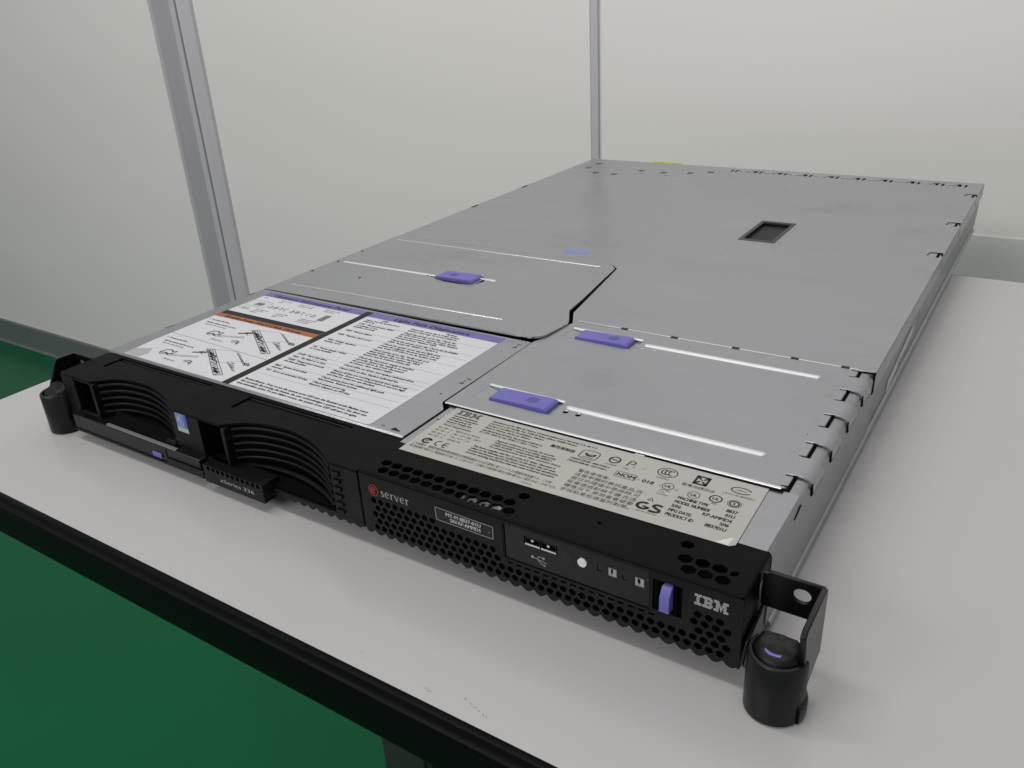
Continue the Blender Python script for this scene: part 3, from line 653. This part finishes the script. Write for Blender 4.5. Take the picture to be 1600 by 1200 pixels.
# GS mark
mb.ring((383.6, 36.4), 2.6, 2.3, 1.5, Z, 1, a0=60, a1=350, n=18); mb.line((383.4, 36.2), (386.4, 35.6), 1.0, Z, 1); mb.poly(crv([(391.4, 39.2), (389, 39.4), (387.6, 38.2), (389.2, 36.8), (391.4, 35.8), (390.4, 34), (387, 34)]), 1.5, Z, 1)
mb.poly([(383.4, 41.2), (384.6, 43.4), (386, 41.2)], .35, Z, 1, close=True); tx('geprufte Sicherheit', 382, 31.8, .9, maxw=10)
for i, (a, b) in enumerate((('MACHINE TYPE', '8837'), ('MODEL NUMBER', '01U'), ('S/N:', 'KP-AMMD4'), ('MFG DATE:', '506'), ('PRODUCT ID', '883701U'))):
    yy = 48.2 - i * 3.45
    tx(a, 394.0, yy, 2.3, w=(13.6, 15.6, 4.2, 10.2, 12.2)[i], bold=.006); tx(b, 420.2, yy + .2, 2.3, right=True, w=(4.6, 3.9, 12.4, 3.8, 8.8)[i], bold=.006)
tag(mb.build('type_label', ['beige', 'ink', 'yellow', 'paper'], srv), 'beige type and certification label')

# ---- right front bezel
TB = T - .1; mb = MB(); R = 1.3
holes = []
row1 = [260.9 + 6.42 * i for i in range(12)]
for i, x in enumerate(row1[:12]): holes.append(hexa(x, 11.6, 3.2, 30, .98, .86))
for i in range(12): holes.append(hexa(263.9 + 6.46 * i, 5.6, 3.2, 30, .98, .86))
holes.append(hexa(334.6, 18.6, 3.3, 0, .9, .8))
for x, y in ((413.0, 11.4), (419.9, 11.7), (426.7, 11.8), (416.6, 5.6), (423.2, 5.8), (430, 5.8)): holes.append(hexa(x, y, 3.3, 30, .98, .86))
holes.append([(431.4, 9.6), (434, 10.6), (434, 13.4), (432.6, 13), (431, 12)]); holes.append(hexa(410.4, 20.0, 3.3, 0, .9, .8)); holes.append(circ(373.2, 16.4, 1.0, 8))
holes.append(rect(335.9, 337, 2.0, 2.8))
mb.plate([(252.7, R), (440.5 - R, R), (440.5 - R, 30.6), (257.6, 30.6), (252.7, 30.6)], holes, TB - 1.3, TB)
# rounded front edge and right edge
arc = [(0, 0)] + [(-R * math.sin(a), -R + R * math.cos(a)) for a in [math.pi / 2 * i / 5 for i in range(6)]] + [(-R + 1.0, -R), (0, -1.2)]
mb.sweep([((252.7, R, TB), (0, 1, 0), (0, 0, 1)), ((440.5 - R, R, TB), (0, 1, 0), (0, 0, 1))], arc)
arc2 = [(0, 0)] + [(R * math.sin(a), -R + R * math.cos(a)) for a in [math.pi / 2 * i / 5 for i in range(6)]] + [(R - 1.0, -R), (0, -1.2)]
mb.sweep([((440.5 - R, R * .4, TB), (1, 0, 0), (0, 0, 1)), ((440.5 - R, 30.6, TB), (1, 0, 0), (0, 0, 1))], arc2)
mb.box(439.4, 440.5, .2, 30.6, 9.2, TB - R)
mb.box(252.7, 254, 1.4, 30.6, 9, TB - 1.3)
bz = mb.build('front_bezel', 'blacktop', srv, smooth=30)
tag(bz, 'right-hand half of the black front bezel with honeycomb vents')
# perforated face
mb = MB(); holes = []
def cell(x, z, k=1.): holes.append(hexa(x, z, 1.78 * k, 30, 1.0, .98))
px, pz = 4.42, 3.84
for j in range(5):
    z = 28.5 - j * pz; off = px / 2 if j % 2 else 0
    for i in range(44):
        x = 260.4 + off + i * px
        if x > 435: continue
        if j == 0 and x > 296: continue
        if j == 0 and x < 420 and x > 296: continue
        if j in (1,) and x > 331.5 and x < 421: continue
        if j == 2 and x > 331.5 and x < 421: continue
        if j == 3 and 404 < x < 416.5 and False: continue
        cell(x, z)
for x in (423.2, 427.6, 432.0): cell(x, 28.4)
for i in range(16):                                   # half-hidden row just below the control panel
    x = 338 + i * 4.42; holes.append([(x - 1.5, 21.2), (x + 1.5, 21.2), (x + 1.2, 20.2), (x - 1.2, 20.2)])
bot = []
x = 440.4
while x > 254:
    for k in range(5):
        a = k / 5; bot.append((x - 6.5 * a, 10.7 - 2.3 * math.sin(a * math.pi)))
    x -= 6.5
bot.append((252.7, 10.7))
out = [(252.7, TB - R), (440.4, TB - R)] + [(440.4, 9.2)] + bot[1:]
cp = rect(335.4, 403.4, 22.6, 40.6); lv = rect(404.6, 416.8, 23.6, 38.4)
mb.plate(out[::-1], holes + [cp, lv], -1.3, 0, XZ)
mb.build('honeycomb_grille', 'black', bz)
# underside lip, scalloped as the face
mb = MB(); mb.plate([(252.7, 26)] + [(a, .2 + (9.6 - b) * .0) for a, b in bot[::-1]] + [(440.4, 26)], [hexa(258 + 6.5 * i + 3.25 * (j % 2), 6 + 5.6 * j, 2.7) for i in range(27) for j in range(3)], 10.2, 11.0)
mb.build('underside', 'black', bz)
mb = MB(); mb.box(254.2, 439.2, 3.4, 29, 11, 24); mb.box(254.2, 439.2, 7, 29, 24.1, 37); mb.build('vent_dark_fill', 'void', srv)  # black filler boxes make the space behind the vents read as shade
mb = MB()
for i, (x, y) in enumerate(((309.8, 8.0), (316.3, 8.6), (322.6, 7.6), (313, 14.6), (319.4, 15.2), (325.4, 13.8))):
    zz = T - 3.6 - (0 if i < 3 else 2.4); k = 2.9
    mb.add([(x - k, y - k, zz), (x + k, y - k, zz + .5), (x + k * .6, y + k, zz - .8), (x - k, y + k, zz - .3), (x, y, zz + 1.2)], [[0, 1, 4], [1, 2, 4], [2, 3, 4], [3, 0, 4]])
mb.build('foil_gasket', 'silver', bz)
# control panel
mb = MB(); Zc = -.45
ph_ = [rect(345.4, 361.6, 33.0, 37.4), circ(373.5, 33.9, 2.3, 20), rect(380.2, 382.6, 32.3, 35.6), rect(385.0, 388.9, 31.6, 35.8), rect(391.4, 393.6, 32.2, 34.9), rect(396.7, 400.8, 31.3, 35.7)]
mb.plate(rect(335.7, 403.1, 22.9, 40.3), ph_, Zc - 1, Zc, XZ)
cpn = mb.build('control_panel', 'gloss', bz, bevel=.12)
mb = MB(); W = -.38
def tri(s_, p, m=0): s_.face([XZ(*q, W) for q in p], m)
# usb trident
for a, b in (((349.6, 27.9), (356.4, 26.7)), ((351.4, 27.6), (352.8, 29.2)), ((352.8, 29.2), (354.4, 28.9)), ((351.8, 27.5), (353.8, 25.5)), ((353.8, 25.5), (355.0, 25.3))): mb.line(a, b, .3, W, 0, XZ)
mb.disc((349.4, 27.9), .7, .7, W, 0, XZ, 10); mb.rect(354.4, 355.4, 28.4, 29.4, W, 0, XZ); mb.disc((355.2, 25.3), .5, .5, W, 0, XZ, 8)
mb.ring((365.8, 33.6), 1.9, 1.9, .3, W, 1, XZ, n=14); mb.line((364.8, 33.6), (366.8, 33.6), .3, W, 1, XZ)
mb.build('control_icon', ['silver', 'leg'], cpn)
for x0, x1 in ((346.0, 353.2), (353.8, 361.0)):
    mb = MB(); mb.plate(rect(x0, x1, 33.4, 37.0), [rect(x0 + .3, x1 - .3, 34.3, 36.6)], -6, -.6, XZ, 0)
    mb.box(x0 + .6, x1 - .6, 1.2, 6, 35.6, 36.2, 1); mb.box(x0 + 3.0, x0 + 4.1, .45, .7, 35.4, 36.4, 2)
    mb.box(x0, x1, .4, .95, 33.2, 33.9, 2); mb.build('usb_port', ['gloss', 'void', 'bright'], cpn)
mb = MB(); mb.box(345.5, 361.5, 6.2, 7, 33, 37.4); mb.build('port_back', 'void', cpn)
mb = MB(); mb.plate(circ(373.5, 33.9, 2.05, 24), [], -1, .15, XZ); mb.build('power_button', 'button', cpn, bevel=.3)
mb = MB()
for x0, x1, z0, z1, m in ((385.1, 388.8, 31.7, 35.7, 0), (396.8, 400.7, 31.4, 35.6, 0)):
    mb = MB(); mb.plate(rect(x0, x1, z0, z1), [], -1.4, -.7, XZ, 0); mb.rect(x0 + .3, x0 + 1.1, z0 + .5, z1 - .3, -.66, 1, XZ); mb.rect(x1 - 1.5, x1 - .3, z0 + .5, z1 - .3, -.66, 1, XZ); mb.rect(x0 + 1.2, x1 - 1.6, z0 + 1.6, z1 - .5, -.66, 2, XZ)
    mb.build('indicator_light', ['led', 'silver', 'void'], cpn)
for x0, x1, z0, z1 in ((380.3, 382.5, 32.4, 35.5), (391.5, 393.5, 32.3, 34.8)):
    mb = MB(); mb.plate(rect(x0, x1, z0, z1), [], -1.8, -.9, XZ, 0); mb.build('indicator_light', 'legs', cpn)
# release lever
mb = MB(); mb.box(404.7, 416.7, 1.6, 3.2, 23.7, 38.3, 0); mb.box(404.7, 406.6, .7, 1.58, 23.7, 38.3, 0); mb.box(413.4, 414.6, .3, 1.58, 23.7, 38.3, 0); mb.build('lever_recess', 'void', bz)
mb = MB()
pr = [(1.5, 37.2), (-.6, 36.8), (-3.0, 33.4), (-3.2, 26.2), (1.5, 25.6)]; x0, x1 = 408.6, 412.8
mb.add([(x0 + .6 * (q[0] > 0), *q) for q in pr] + [(x1, *q) for q in pr], [[4, 3, 2, 1, 0], [5, 6, 7, 8, 9]] + [[i, (i + 1) % 5, 5 + (i + 1) % 5, 5 + i] for i in range(5)])
mb.build('release_lever', 'purple', bz, bevel=.3)
# lettering on the face
mb = MB(); W = .06
bars(mb, 421.6, 32.9, 13.2, 5.2, W, 0, XZ); mb.build('maker_logo', 'white', bz)
mb = MB()
# round e mark
cx, cz = 261.2, 34.4
mb.ring((cx, cz), 2.75, 2.9, .42, W, 2, XZ, a0=-60, a1=285); mb.ring((cx - .15, cz - .05), 1.25, 1.5, .62, W + .01, 2, XZ, a0=15, a1=320, n=16); mb.line((cx - 1.3, cz - .3), (cx + 1.1, cz + .35), .5, W + .02, 2, XZ)
def strokes(pts, ws):
    c = crv(pts, 5); n = len(c)
    for i in range(n - 1):
        t = i / (n - 1) * (len(ws) - 1); k = int(t); w = ws[k] * (1 - t + k) + ws[min(k + 1, len(ws) - 1)] * (t - k)
        mb.line(c[i], c[i + 1], w, W, 1, XZ)
u = 3.1; X = 265.6; Y = 32.4
def g_s(x):
    strokes([(x + 1.9, Y + 2.5), (x + 1.1, Y + 3.05), (x + .35, Y + 2.4), (x + 1.0, Y + 1.7), (x + 1.9, Y + .9), (x + 1.2, Y + .05), (x + .2, Y + .5)], [.2, .35, .45, .75, .45, .3, .2])
def g_e(x):
    strokes([(x + .35, Y + 1.75), (x + 2.35, Y + 1.8)], [.22, .22]); strokes([(x + 2.35, Y + 1.8), (x + 2.1, Y + 2.8), (x + 1.35, Y + 3.1), (x + .5, Y + 2.4), (x + .35, Y + 1.3), (x + 1.1, Y + .15), (x + 2.3, Y + .55)], [.4, .35, .3, .6, .7, .45, .2])
def g_r(x):
    strokes([(x + .7, Y + 3.0), (x + .7, Y)], [.62, .62]); strokes([(x, Y + .08), (x + 1.5, Y + .08)], [.2, .2]); strokes([(x + .05, Y + 2.95), (x + .7, Y + 3.05)], [.2, .3]); strokes([(x + .9, Y + 2.2), (x + 1.4, Y + 2.95), (x + 2.0, Y + 2.8)], [.2, .4, .6])
def g_v(x):
    strokes([(x + .4, Y + 3.0), (x + 1.6, Y + 0)], [.62, .55]); strokes([(x + 1.6, Y), (x + 2.6, Y + 3.0)], [.3, .22]); strokes([(x, Y + 3.02), (x + 1.1, Y + 3.02)], [.2, .2]); strokes([(x + 2.1, Y + 3.02), (x + 3.1, Y + 3.02)], [.2, .2])
x = X
for g, a in ((g_s, 2.5), (g_e, 2.95), (g_r, 2.35), (g_v, 3.2), (g_e, 2.95), (g_r, 2.2)): g(x); x += a * 1.08
mb.build('server_lettering', ['white', 'silver', 'red'], bz)
mb = MB()
mb.poly([(298.6, 30.4), (329.6, 30.2), (329.8, 36.6), (298.4, 37.0)], .28, W, 1, XZ, close=True)
mb.text('MT-M 8837-01U', 304.2, 33.9, 2.0, W, 0, XZ, w=19, bold=.02); mb.text('S/N KP-AMMD4', 306.4, 31.4, 2.0, W, 0, XZ, w=16.6, bold=.02); mb.disc((327.6, 33), .25, .25, W, 0, XZ, 6)
mb.rect(298.7, 329.5, 30.5, 36.7, .03, 2, XZ); mb.build('name_plate', ['white', 'silver', 'gloss'], bz)
mb = MB(); mb.line((334.9, 41.4), (334.9, 22.8), .35, .03, 0, XZ); mb.build('panel_seam', 'void', bz)
mb = MB(); mb.plate([(20 + 2.2 * math.cos(i * math.pi / 6), 33.6 + 4.0 * math.sin(i * math.pi / 6)) for i in range(12)], [], 440.5, 441.0, YZ); mb.build('screw_cap', 'silver', bz, bevel=.2)

# ---- left front bezel
TL = T - 1.2
a0 = [(13, .2), (31.5, .3), (36, 4.4), (42, 9.6), (50, 12.6), (61.3, 14.0), (72, 13.8), (84, 11.4), (96.4, 7.4), (103.5, 3.4), (108.6, 0.2)]
a1 = [(134.6, .2), (151.6, .4), (156, 4.0), (161.4, 8.2), (168, 11), (176, 13), (190.6, 14.2), (204.8, 12.2), (218.1, 7.9), (226.5, 3.6), (232.4, 0.2)]
def bay(a, y_off=0): return [a[0]] + crv(a[1:], 4)
c0, c1 = bay(a0), bay(a1)
plan = [(-.4, 2.2), (.4, .6), (2, 0)] + [(11, 0)] + c0 + c1 + [(251.3, 0), (251.3, 34.8), (228.6, 34.8), (227, 31.6), (229, 31.2), (139.6, 31.2), (139.6, 19), (136.4, 19), (136.4, 34.8), (103, 34.8), (101, 31.2), (16.6, 31.2), (16.6, 19), (13.6, 19), (13.6, 34.8), (-.4, 34.8)]
plan = [(-.4, 2.2), (.4, .6), (2, 0)] + c0 + c1 + [(251.3, 0), (251.3, 34.8), (-.4, 34.8)]
notch = [[(17, 19), (19.6, 19), (19.9, 29.4), (104, 29.8), (107, 31.6), (106.8, 33.0), (17, 33.0)], [(139.8, 18.4), (142.4, 18.4), (142.6, 28.6), (214, 28.8), (220, 31.6), (220, 33.0), (139.8, 33.0)]]
mb = MB(); mb.plate(plan, notch, TL - 1.6, TL)
for nn_ in notch: mb.plate(nn_, [], TL - 2.2, TL - 1.7)
bl = mb.build('front_bezel', 'blacktop', srv, bevel=.4)
tag(bl, 'left-hand half of the black front bezel with two scooped drive bays')
# face pieces
FB = []
FB.append((-.4, 12.8, .3, 34, 9.4, TL - 1.7))            # left end block
FB.append((12.8, 32.6, .8, 2.2, TL - 3.0, TL - 1.7)); FB.append((12.8, 32.6, .3, 3, 16.2, 18.2))   # pocket rim
FB.append((134.6, 153.6, .3, 3, 15.4, 17.2))
FB.append((109.2, 134.0, .2, 16, 15.6, TL - 1.7))         # post between the bays
FB.append((132.8, 134.2, -.3, 14, 13, TL - 1.7))
FB.append((233.0, 251.3, .2, 33, 9.4, TL - 1.7))
for i in range(6): FB.append((234.0, 239.4, -.9, .15, 13.6 + i * 4.4, 15.6 + i * 4.4))
for x_, xe in ((31.4, 34.4), (152.6, 155.4)):
    FB.append((x_, xe, -.2, 4.2, 17.2, TL - 1.7))
for b_ in FB:
    mb = MB(); mb.box(*b_); mb.build('face_block', 'black', bl, bevel=.35)

mb = MB()
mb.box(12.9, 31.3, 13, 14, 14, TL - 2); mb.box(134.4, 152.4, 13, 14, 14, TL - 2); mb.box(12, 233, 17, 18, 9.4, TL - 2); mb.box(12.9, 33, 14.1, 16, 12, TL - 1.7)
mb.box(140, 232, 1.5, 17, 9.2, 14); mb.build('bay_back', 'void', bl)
def slats(cv, z0, n, pitch, name):
    for i in range(n):
        mb = MB(); z = z0 - i * pitch; path = []
        for k, p in enumerate(cv):
            q = cv[min(k + 1, len(cv) - 1)]; r = cv[max(k - 1, 0)]
            d = Vector((q[0] - r[0], q[1] - r[1])).normalized(); nrm = Vector((d.y, -d.x, 0))
            path.append(((p[0], p[1] + .5, z), tuple(nrm), (0, 0, 1)))
        mb.sweep(path, [(-2.8, -1.0), (.1, -1.3), (.7, -.8), (.8, .1), (.5, .75), (0, .9), (-2.8, .8)])
        mb.build('louvre', 'black', bl, smooth=50)
s0 = crv(a0[1:], 4); s1 = crv(a1[1:], 4)
slats([p for p in s0 if p[0] > 34.4], 38.6, 5, 4.5, 'l'); slats([p for p in s1 if p[0] > 155.4], 38.6, 5, 4.5, 'r')
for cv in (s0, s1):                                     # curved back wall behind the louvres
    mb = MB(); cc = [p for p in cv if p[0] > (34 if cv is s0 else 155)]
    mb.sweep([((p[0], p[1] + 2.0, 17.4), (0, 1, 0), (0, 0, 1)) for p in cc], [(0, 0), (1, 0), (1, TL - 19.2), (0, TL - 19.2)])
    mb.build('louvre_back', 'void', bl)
# chin under the right bay, scalloped
mb = MB(); bt = []
x = 251.0
while x > 190:
    for k in range(5): a = k / 5; bt.append((x - 6.5 * a, 10.7 - 2.3 * math.sin(a * math.pi)))
    x -= 6.5
mb.plate([(187, 12.5), (187, 9.6)] + bt[::-1] + [(251.0, 12.5)], [], -1.2, -.1, XZ)
mb.plate([(187, .6), (251, .6), (251, 20), (187, 20)], [], 10.2, 10.9, XY, 1)
mb.build('chin', ['black', 'void'], bl)
mb = MB(); cc = [(p[0], p[1]) for p in s1 if p[0] > 158]
mb.sweep([((p[0], p[1] * .75 + .2, 17.2), (0, -1, 0), (0, 0, 1)) for p in cc], [(0, 0), (.6, -.3), (.5, -1.2), (-2, -1.2), (-2, 0)])
mb.build('bay_rim', 'black', bl, smooth=50)
# processor sticker on the post
mb = MB(); W = .0
def PF(u, v, w): return (u, .15 - w, v)
mb.plate([(113.9, 29.4), (123.4, 29.4), (123.4, 41.0), (113.9, 41.0)], [], .02, .12, PF, 0)
mb.rect(113.9, 121.2, 32.0, 41.0, .16, 1, PF); mb.rect(121.2, 123.4, 32.0, 41.0, .17, 4, PF)
mb.rect(113.9, 123.4, 29.4, 32.2, .18, 2, PF)
mb.ring((117.9, 36.4), 2.5, 3.2, .5, .2, 3, PF, a0=70, a1=350); mb.disc((116.9, 37.4), .9, 1.1, .2, 3, PF, 12); mb.text('e', 117.3, 35.0, 2.2, .2, 3, PF, bold=.03)
mb.build('sticker', ['green', 'blues', 'green', 'white', 'blue'], bl)
mb = MB(); mb.rect(109.4, 112, 22.6, 23.2, 0, 0, XZ); mb.build('seam_glint', 'leg', bl)

# ---- optical drive and pull-out tab below the bays
mb = MB()
mb.box(9.5, 133.5, -4.6, 16, 7.0, 17.4)
od = mb.build('optical_drive', 'gloss', srv, bevel=.6)
mb = MB(); mb.box(9.2, 136, -5.4, -4.65, 6.4, 7.6, 0); mb.box(104, 136.2, -5.6, -4.7, 7.7, 11.4, 0); mb.box(103.2, 103.8, -4.9, -4.62, 7, 17, 1)
mb.build('drive_tray', ['black', 'void'], od, bevel=.15)
mb = MB(); mb.add([(45, -4.2, 17.5), (112, -4.2, 17.5), (112, -2.2, 18.0), (45, -2.2, 18.0)], [[0, 1, 2, 3]]); mb.box(45, 112, -3.4, -2.0, 17.45, 18.1); mb.build('trim_strip', 'inkg', od)
mb = MB(); mb.plate([(90.6, 9.4), (98.8, 9.4), (98.8, 12.4), (90.6, 12.4)], [], 4.6, 5.5, XZ); mb.build('eject_button', 'purple', od, bevel=.25)
mb = MB(); LG = lambda u, v, w: (u, -1.6 + v * .75, 18.3 + w + v * .62)
mb.add([LG(u, v, -.6) for u, v in ((46, 0), (109, 0), (109, 7), (46, 9))], [[0, 1, 2, 3]], 1)
mb.text('DVD', 99.6, .9, 2.3, .0, 0, LG, w=8, bold=.02, shear=.15)
mb.build('drive_logo', ['grey', 'void'], od)
mb = MB(); hs = []
for i in range(11):
    hs.append(hexa(142.5 + 4.0 * i, 15.6, 1.5, 30))
mb.plate([(138.2, 6.2), (186.0, 6.2), (186.0, 17.2), (138.2, 17.2)], hs, 4.8, 6.0, XZ)
mb.box(138.2, 186.0, -4.75, 6, 16.6, 17.2); mb.box(184.8, 186.0, -4.75, 5.5, 6.2, 16.55); mb.box(138.2, 184.7, -4.75, 5.5, 6.2, 7.0); mb.box(138.2, 139, -4.75, 5.5, 7.05, 16.55)
tb = mb.build('pull_out_tab', 'black', srv)
mb = MB(); mb.box(139.1, 184.7, -3.6, 5, 7.1, 16.5); mb.build('tab_core', 'void', tb)
mb = MB(); mb.text('xSeries 336', 151.0, 9.6, 2.4, 6.06, 0, XZ, w=27.5, bold=.0, res=2); mb.build('model_lettering', 'silver', tb)
tag(tb, 'projecting tab printed xSeries 336')

# ---- rack ears with round handles
def ear(mx, lab):
    X_ = (lambda x: x) if not mx else (lambda x: 440 - x + (3.2 if x < 443 else 4.2))
    def P(mb): mb.v = [(X_(a), b + (2.5 if mx else 0), c) for a, b, c in mb.v]; return mb
    mb = MB()
    # front plate with the screw hole
    def xz(y): return lambda u, v, w: (u, y - w, v)
    mb.plate([(441, 26.6), (464.6, 26.6), (464.6, 42.2), (463.4, 43.4), (443.5, 43.4), (442.6, 42.4), (441, 42.4)], [[(456.0 + 3.3 * math.cos(i * math.pi / 10), 36.6 + 3.0 * math.sin(i * math.pi / 10)) for i in range(20)]], 0, 1.6, xz(20.6))
    # outer arm from the plate forward to the handle
    mb.plate([(20.6, 13.2), (20.6, 42.6), (18.6, 43.6), (6.6, 43.8), (4.8, 41.6), (-2.6, 25.8), (0, 16), (3.4, 10.5)] if mx else [(20.6, 13.2), (20.6, 42.6), (18.6, 43.6), (-6.6, 43.8), (-8.8, 41.6), (-4.6, 25.8), (0, 16), (3.4, 10.5)], [], 462.5, 464.7, YZ)
    mb.plate([(20.6, 9), (20.6, 26), (2, 22), (-2, 14), (2, 9)], [], 441.0, 442.6, YZ)
    e = P(mb).build('rack_handle', 'gloss', srv, bevel=.5)
    tag(e, lab)
    # round grip
    mb = MB(); cx, cy, r = 454.6, -2.0, 10.9; H_ = 27
    n = 40; prof = [(r - .9, 0), (r, .9), (r, H_ - .6), (r - .5, H_), (r - 1.6, H_), (r - 2.0, H_ - .6), (r - 2.0, 6), (.0, 6), (0, .0)]
    vs = []
    for i in range(n):
        a = 2 * math.pi * i / n
        for (q, z) in prof:
            zz = z
            if z > 15 and abs(((math.degrees(a) - 75 + 180) % 360) - 180) < 70: zz = z - 13.5 * (1 if z > H_ - 2 else .0) - (0)
            if z > 15 and z <= H_ - 2 and abs(((math.degrees(a) - 75 + 180) % 360) - 180) < 70: zz = min(zz, 13)
            vs.append((cx + q * math.cos(a), cy + q * math.sin(a), zz))
    k = len(prof)
    mb.add(vs, [[i * k + j, ((i + 1) % n) * k + j, ((i + 1) % n) * k + j + 1, i * k + j + 1] for i in range(n) for j in range(k - 1)])
    P(mb).build('grip', 'gloss', e, smooth=40)
    # release button sitting in the grip
    mb = MB(); vs = []; r2 = 8.85
    prof = [(0, 30.6), (3.5, 30.5), (6.4, 30.2), (8.0, 29.0), (r2, 26.6), (r2, 7), (0, 7)]
    for i in range(n):
        a = 2 * math.pi * i / n
        for (q, z) in prof: yy = min(q * math.sin(a), 3.4); vs.append((cx + q * math.cos(a), cy + yy, z + (.34 * yy if z > 20 else 0) - (.9 * math.exp(-((yy + 1) / 2.4) ** 2) * (1 - (q / r2) ** 4) if z > 20 else 0)))
    k = len(prof)
    mb.add(vs, [[i * k + j, i * k + j + 1, ((i + 1) % n) * k + j + 1, ((i + 1) % n) * k + j] for i in range(n) for j in range(k - 1)])
    b = P(mb).build('release_button', 'black', e, smooth=45)
    mb = MB(); mb.sweep([((cx, cy, 0), (math.cos(q), math.sin(q), 0), (0, 0, 1)) for q in [math.radians(-25 + 11 * i) for i in range(10)]], [(10.6, .3), (11.6, .8), (12.0, 2.4), (12.0, 7.2), (11.4, 8.4), (10.6, 8.6)])
    P(mb).build('foot_lip', 'gloss', e, smooth=50)
    mb = MB(); c = crv([(450.6, -5.6), (452.6, -6.6), (454.8, -6.8), (456.6, -6.3)], 5)
    def zt(x, y): d = math.hypot(x - cx, y - cy); return 30.72 - .010 * d * d + .34 * (y - cy) - .25
    for p, q in zip(c, c[1:]): mb.add([(p[0], p[1] - .55, zt(p[0], p[1] - .55)), (q[0], q[1] - .55, zt(q[0], q[1] - .55)), (q[0], q[1] + .35, zt(q[0], q[1] + .35)), (p[0], p[1] + .35, zt(p[0], p[1] + .35))], [[0, 1, 2, 3]])
    if not mx: P(mb).build('slot_mark', 'purple', b)
    return e
ear(False, 'right rack handle beside the maker logo'); ear(True, 'left rack handle by the optical drive')

# ================================================================== LIGHT
w = bpy.data.worlds.new('World'); S.world = w; w.use_nodes = True
bg = w.node_tree.nodes['Background']; bg.inputs[0].default_value = (.97, .985, 1.0, 1); bg.inputs[1].default_value = .36
def area(name, loc, target, sx, sy, e, col=(1, .985, .95)):
    l = bpy.data.lights.new(name, 'AREA'); l.shape = 'RECTANGLE'; l.size = sx; l.size_y = sy; l.energy = e; l.color = col
    o = bpy.data.objects.new(name, l); C.objects.link(o); o.location = loc
    o.rotation_euler = (Vector(target) - Vector(loc)).to_track_quat('-Z', 'Y').to_euler(); return o
area('area_light', (-.55, -2.1, 1.45), (.1, 0, 0), 2.0, .6, 26)  # added front lamp, set low to light the table under the bezel
area('area_light', (-.05, -.1, 1.75), (-.05, .94, .45), 1.7, .3, 15)  # ceiling lamp near the wall, tilted to brighten it

# ================================================================== CAMERA
cd = bpy.data.cameras.new('camera'); cam = bpy.data.objects.new('camera', cd); C.objects.link(cam)
cd.sensor_fit = 'HORIZONTAL'; cd.sensor_width = 36; cd.lens = 36 * 1301.622 / 1600
cam.location = (.507716, -.239780, .246527); cam.rotation_euler = (1.125624, .051601, .573913)
cd.clip_start = .01; cd.clip_end = 100
S.camera = cam
S.render.resolution_x = 1024; S.render.resolution_y = 768
S.view_settings.view_transform = 'Standard'; S.view_settings.look = 'None'; S.view_settings.exposure = 0
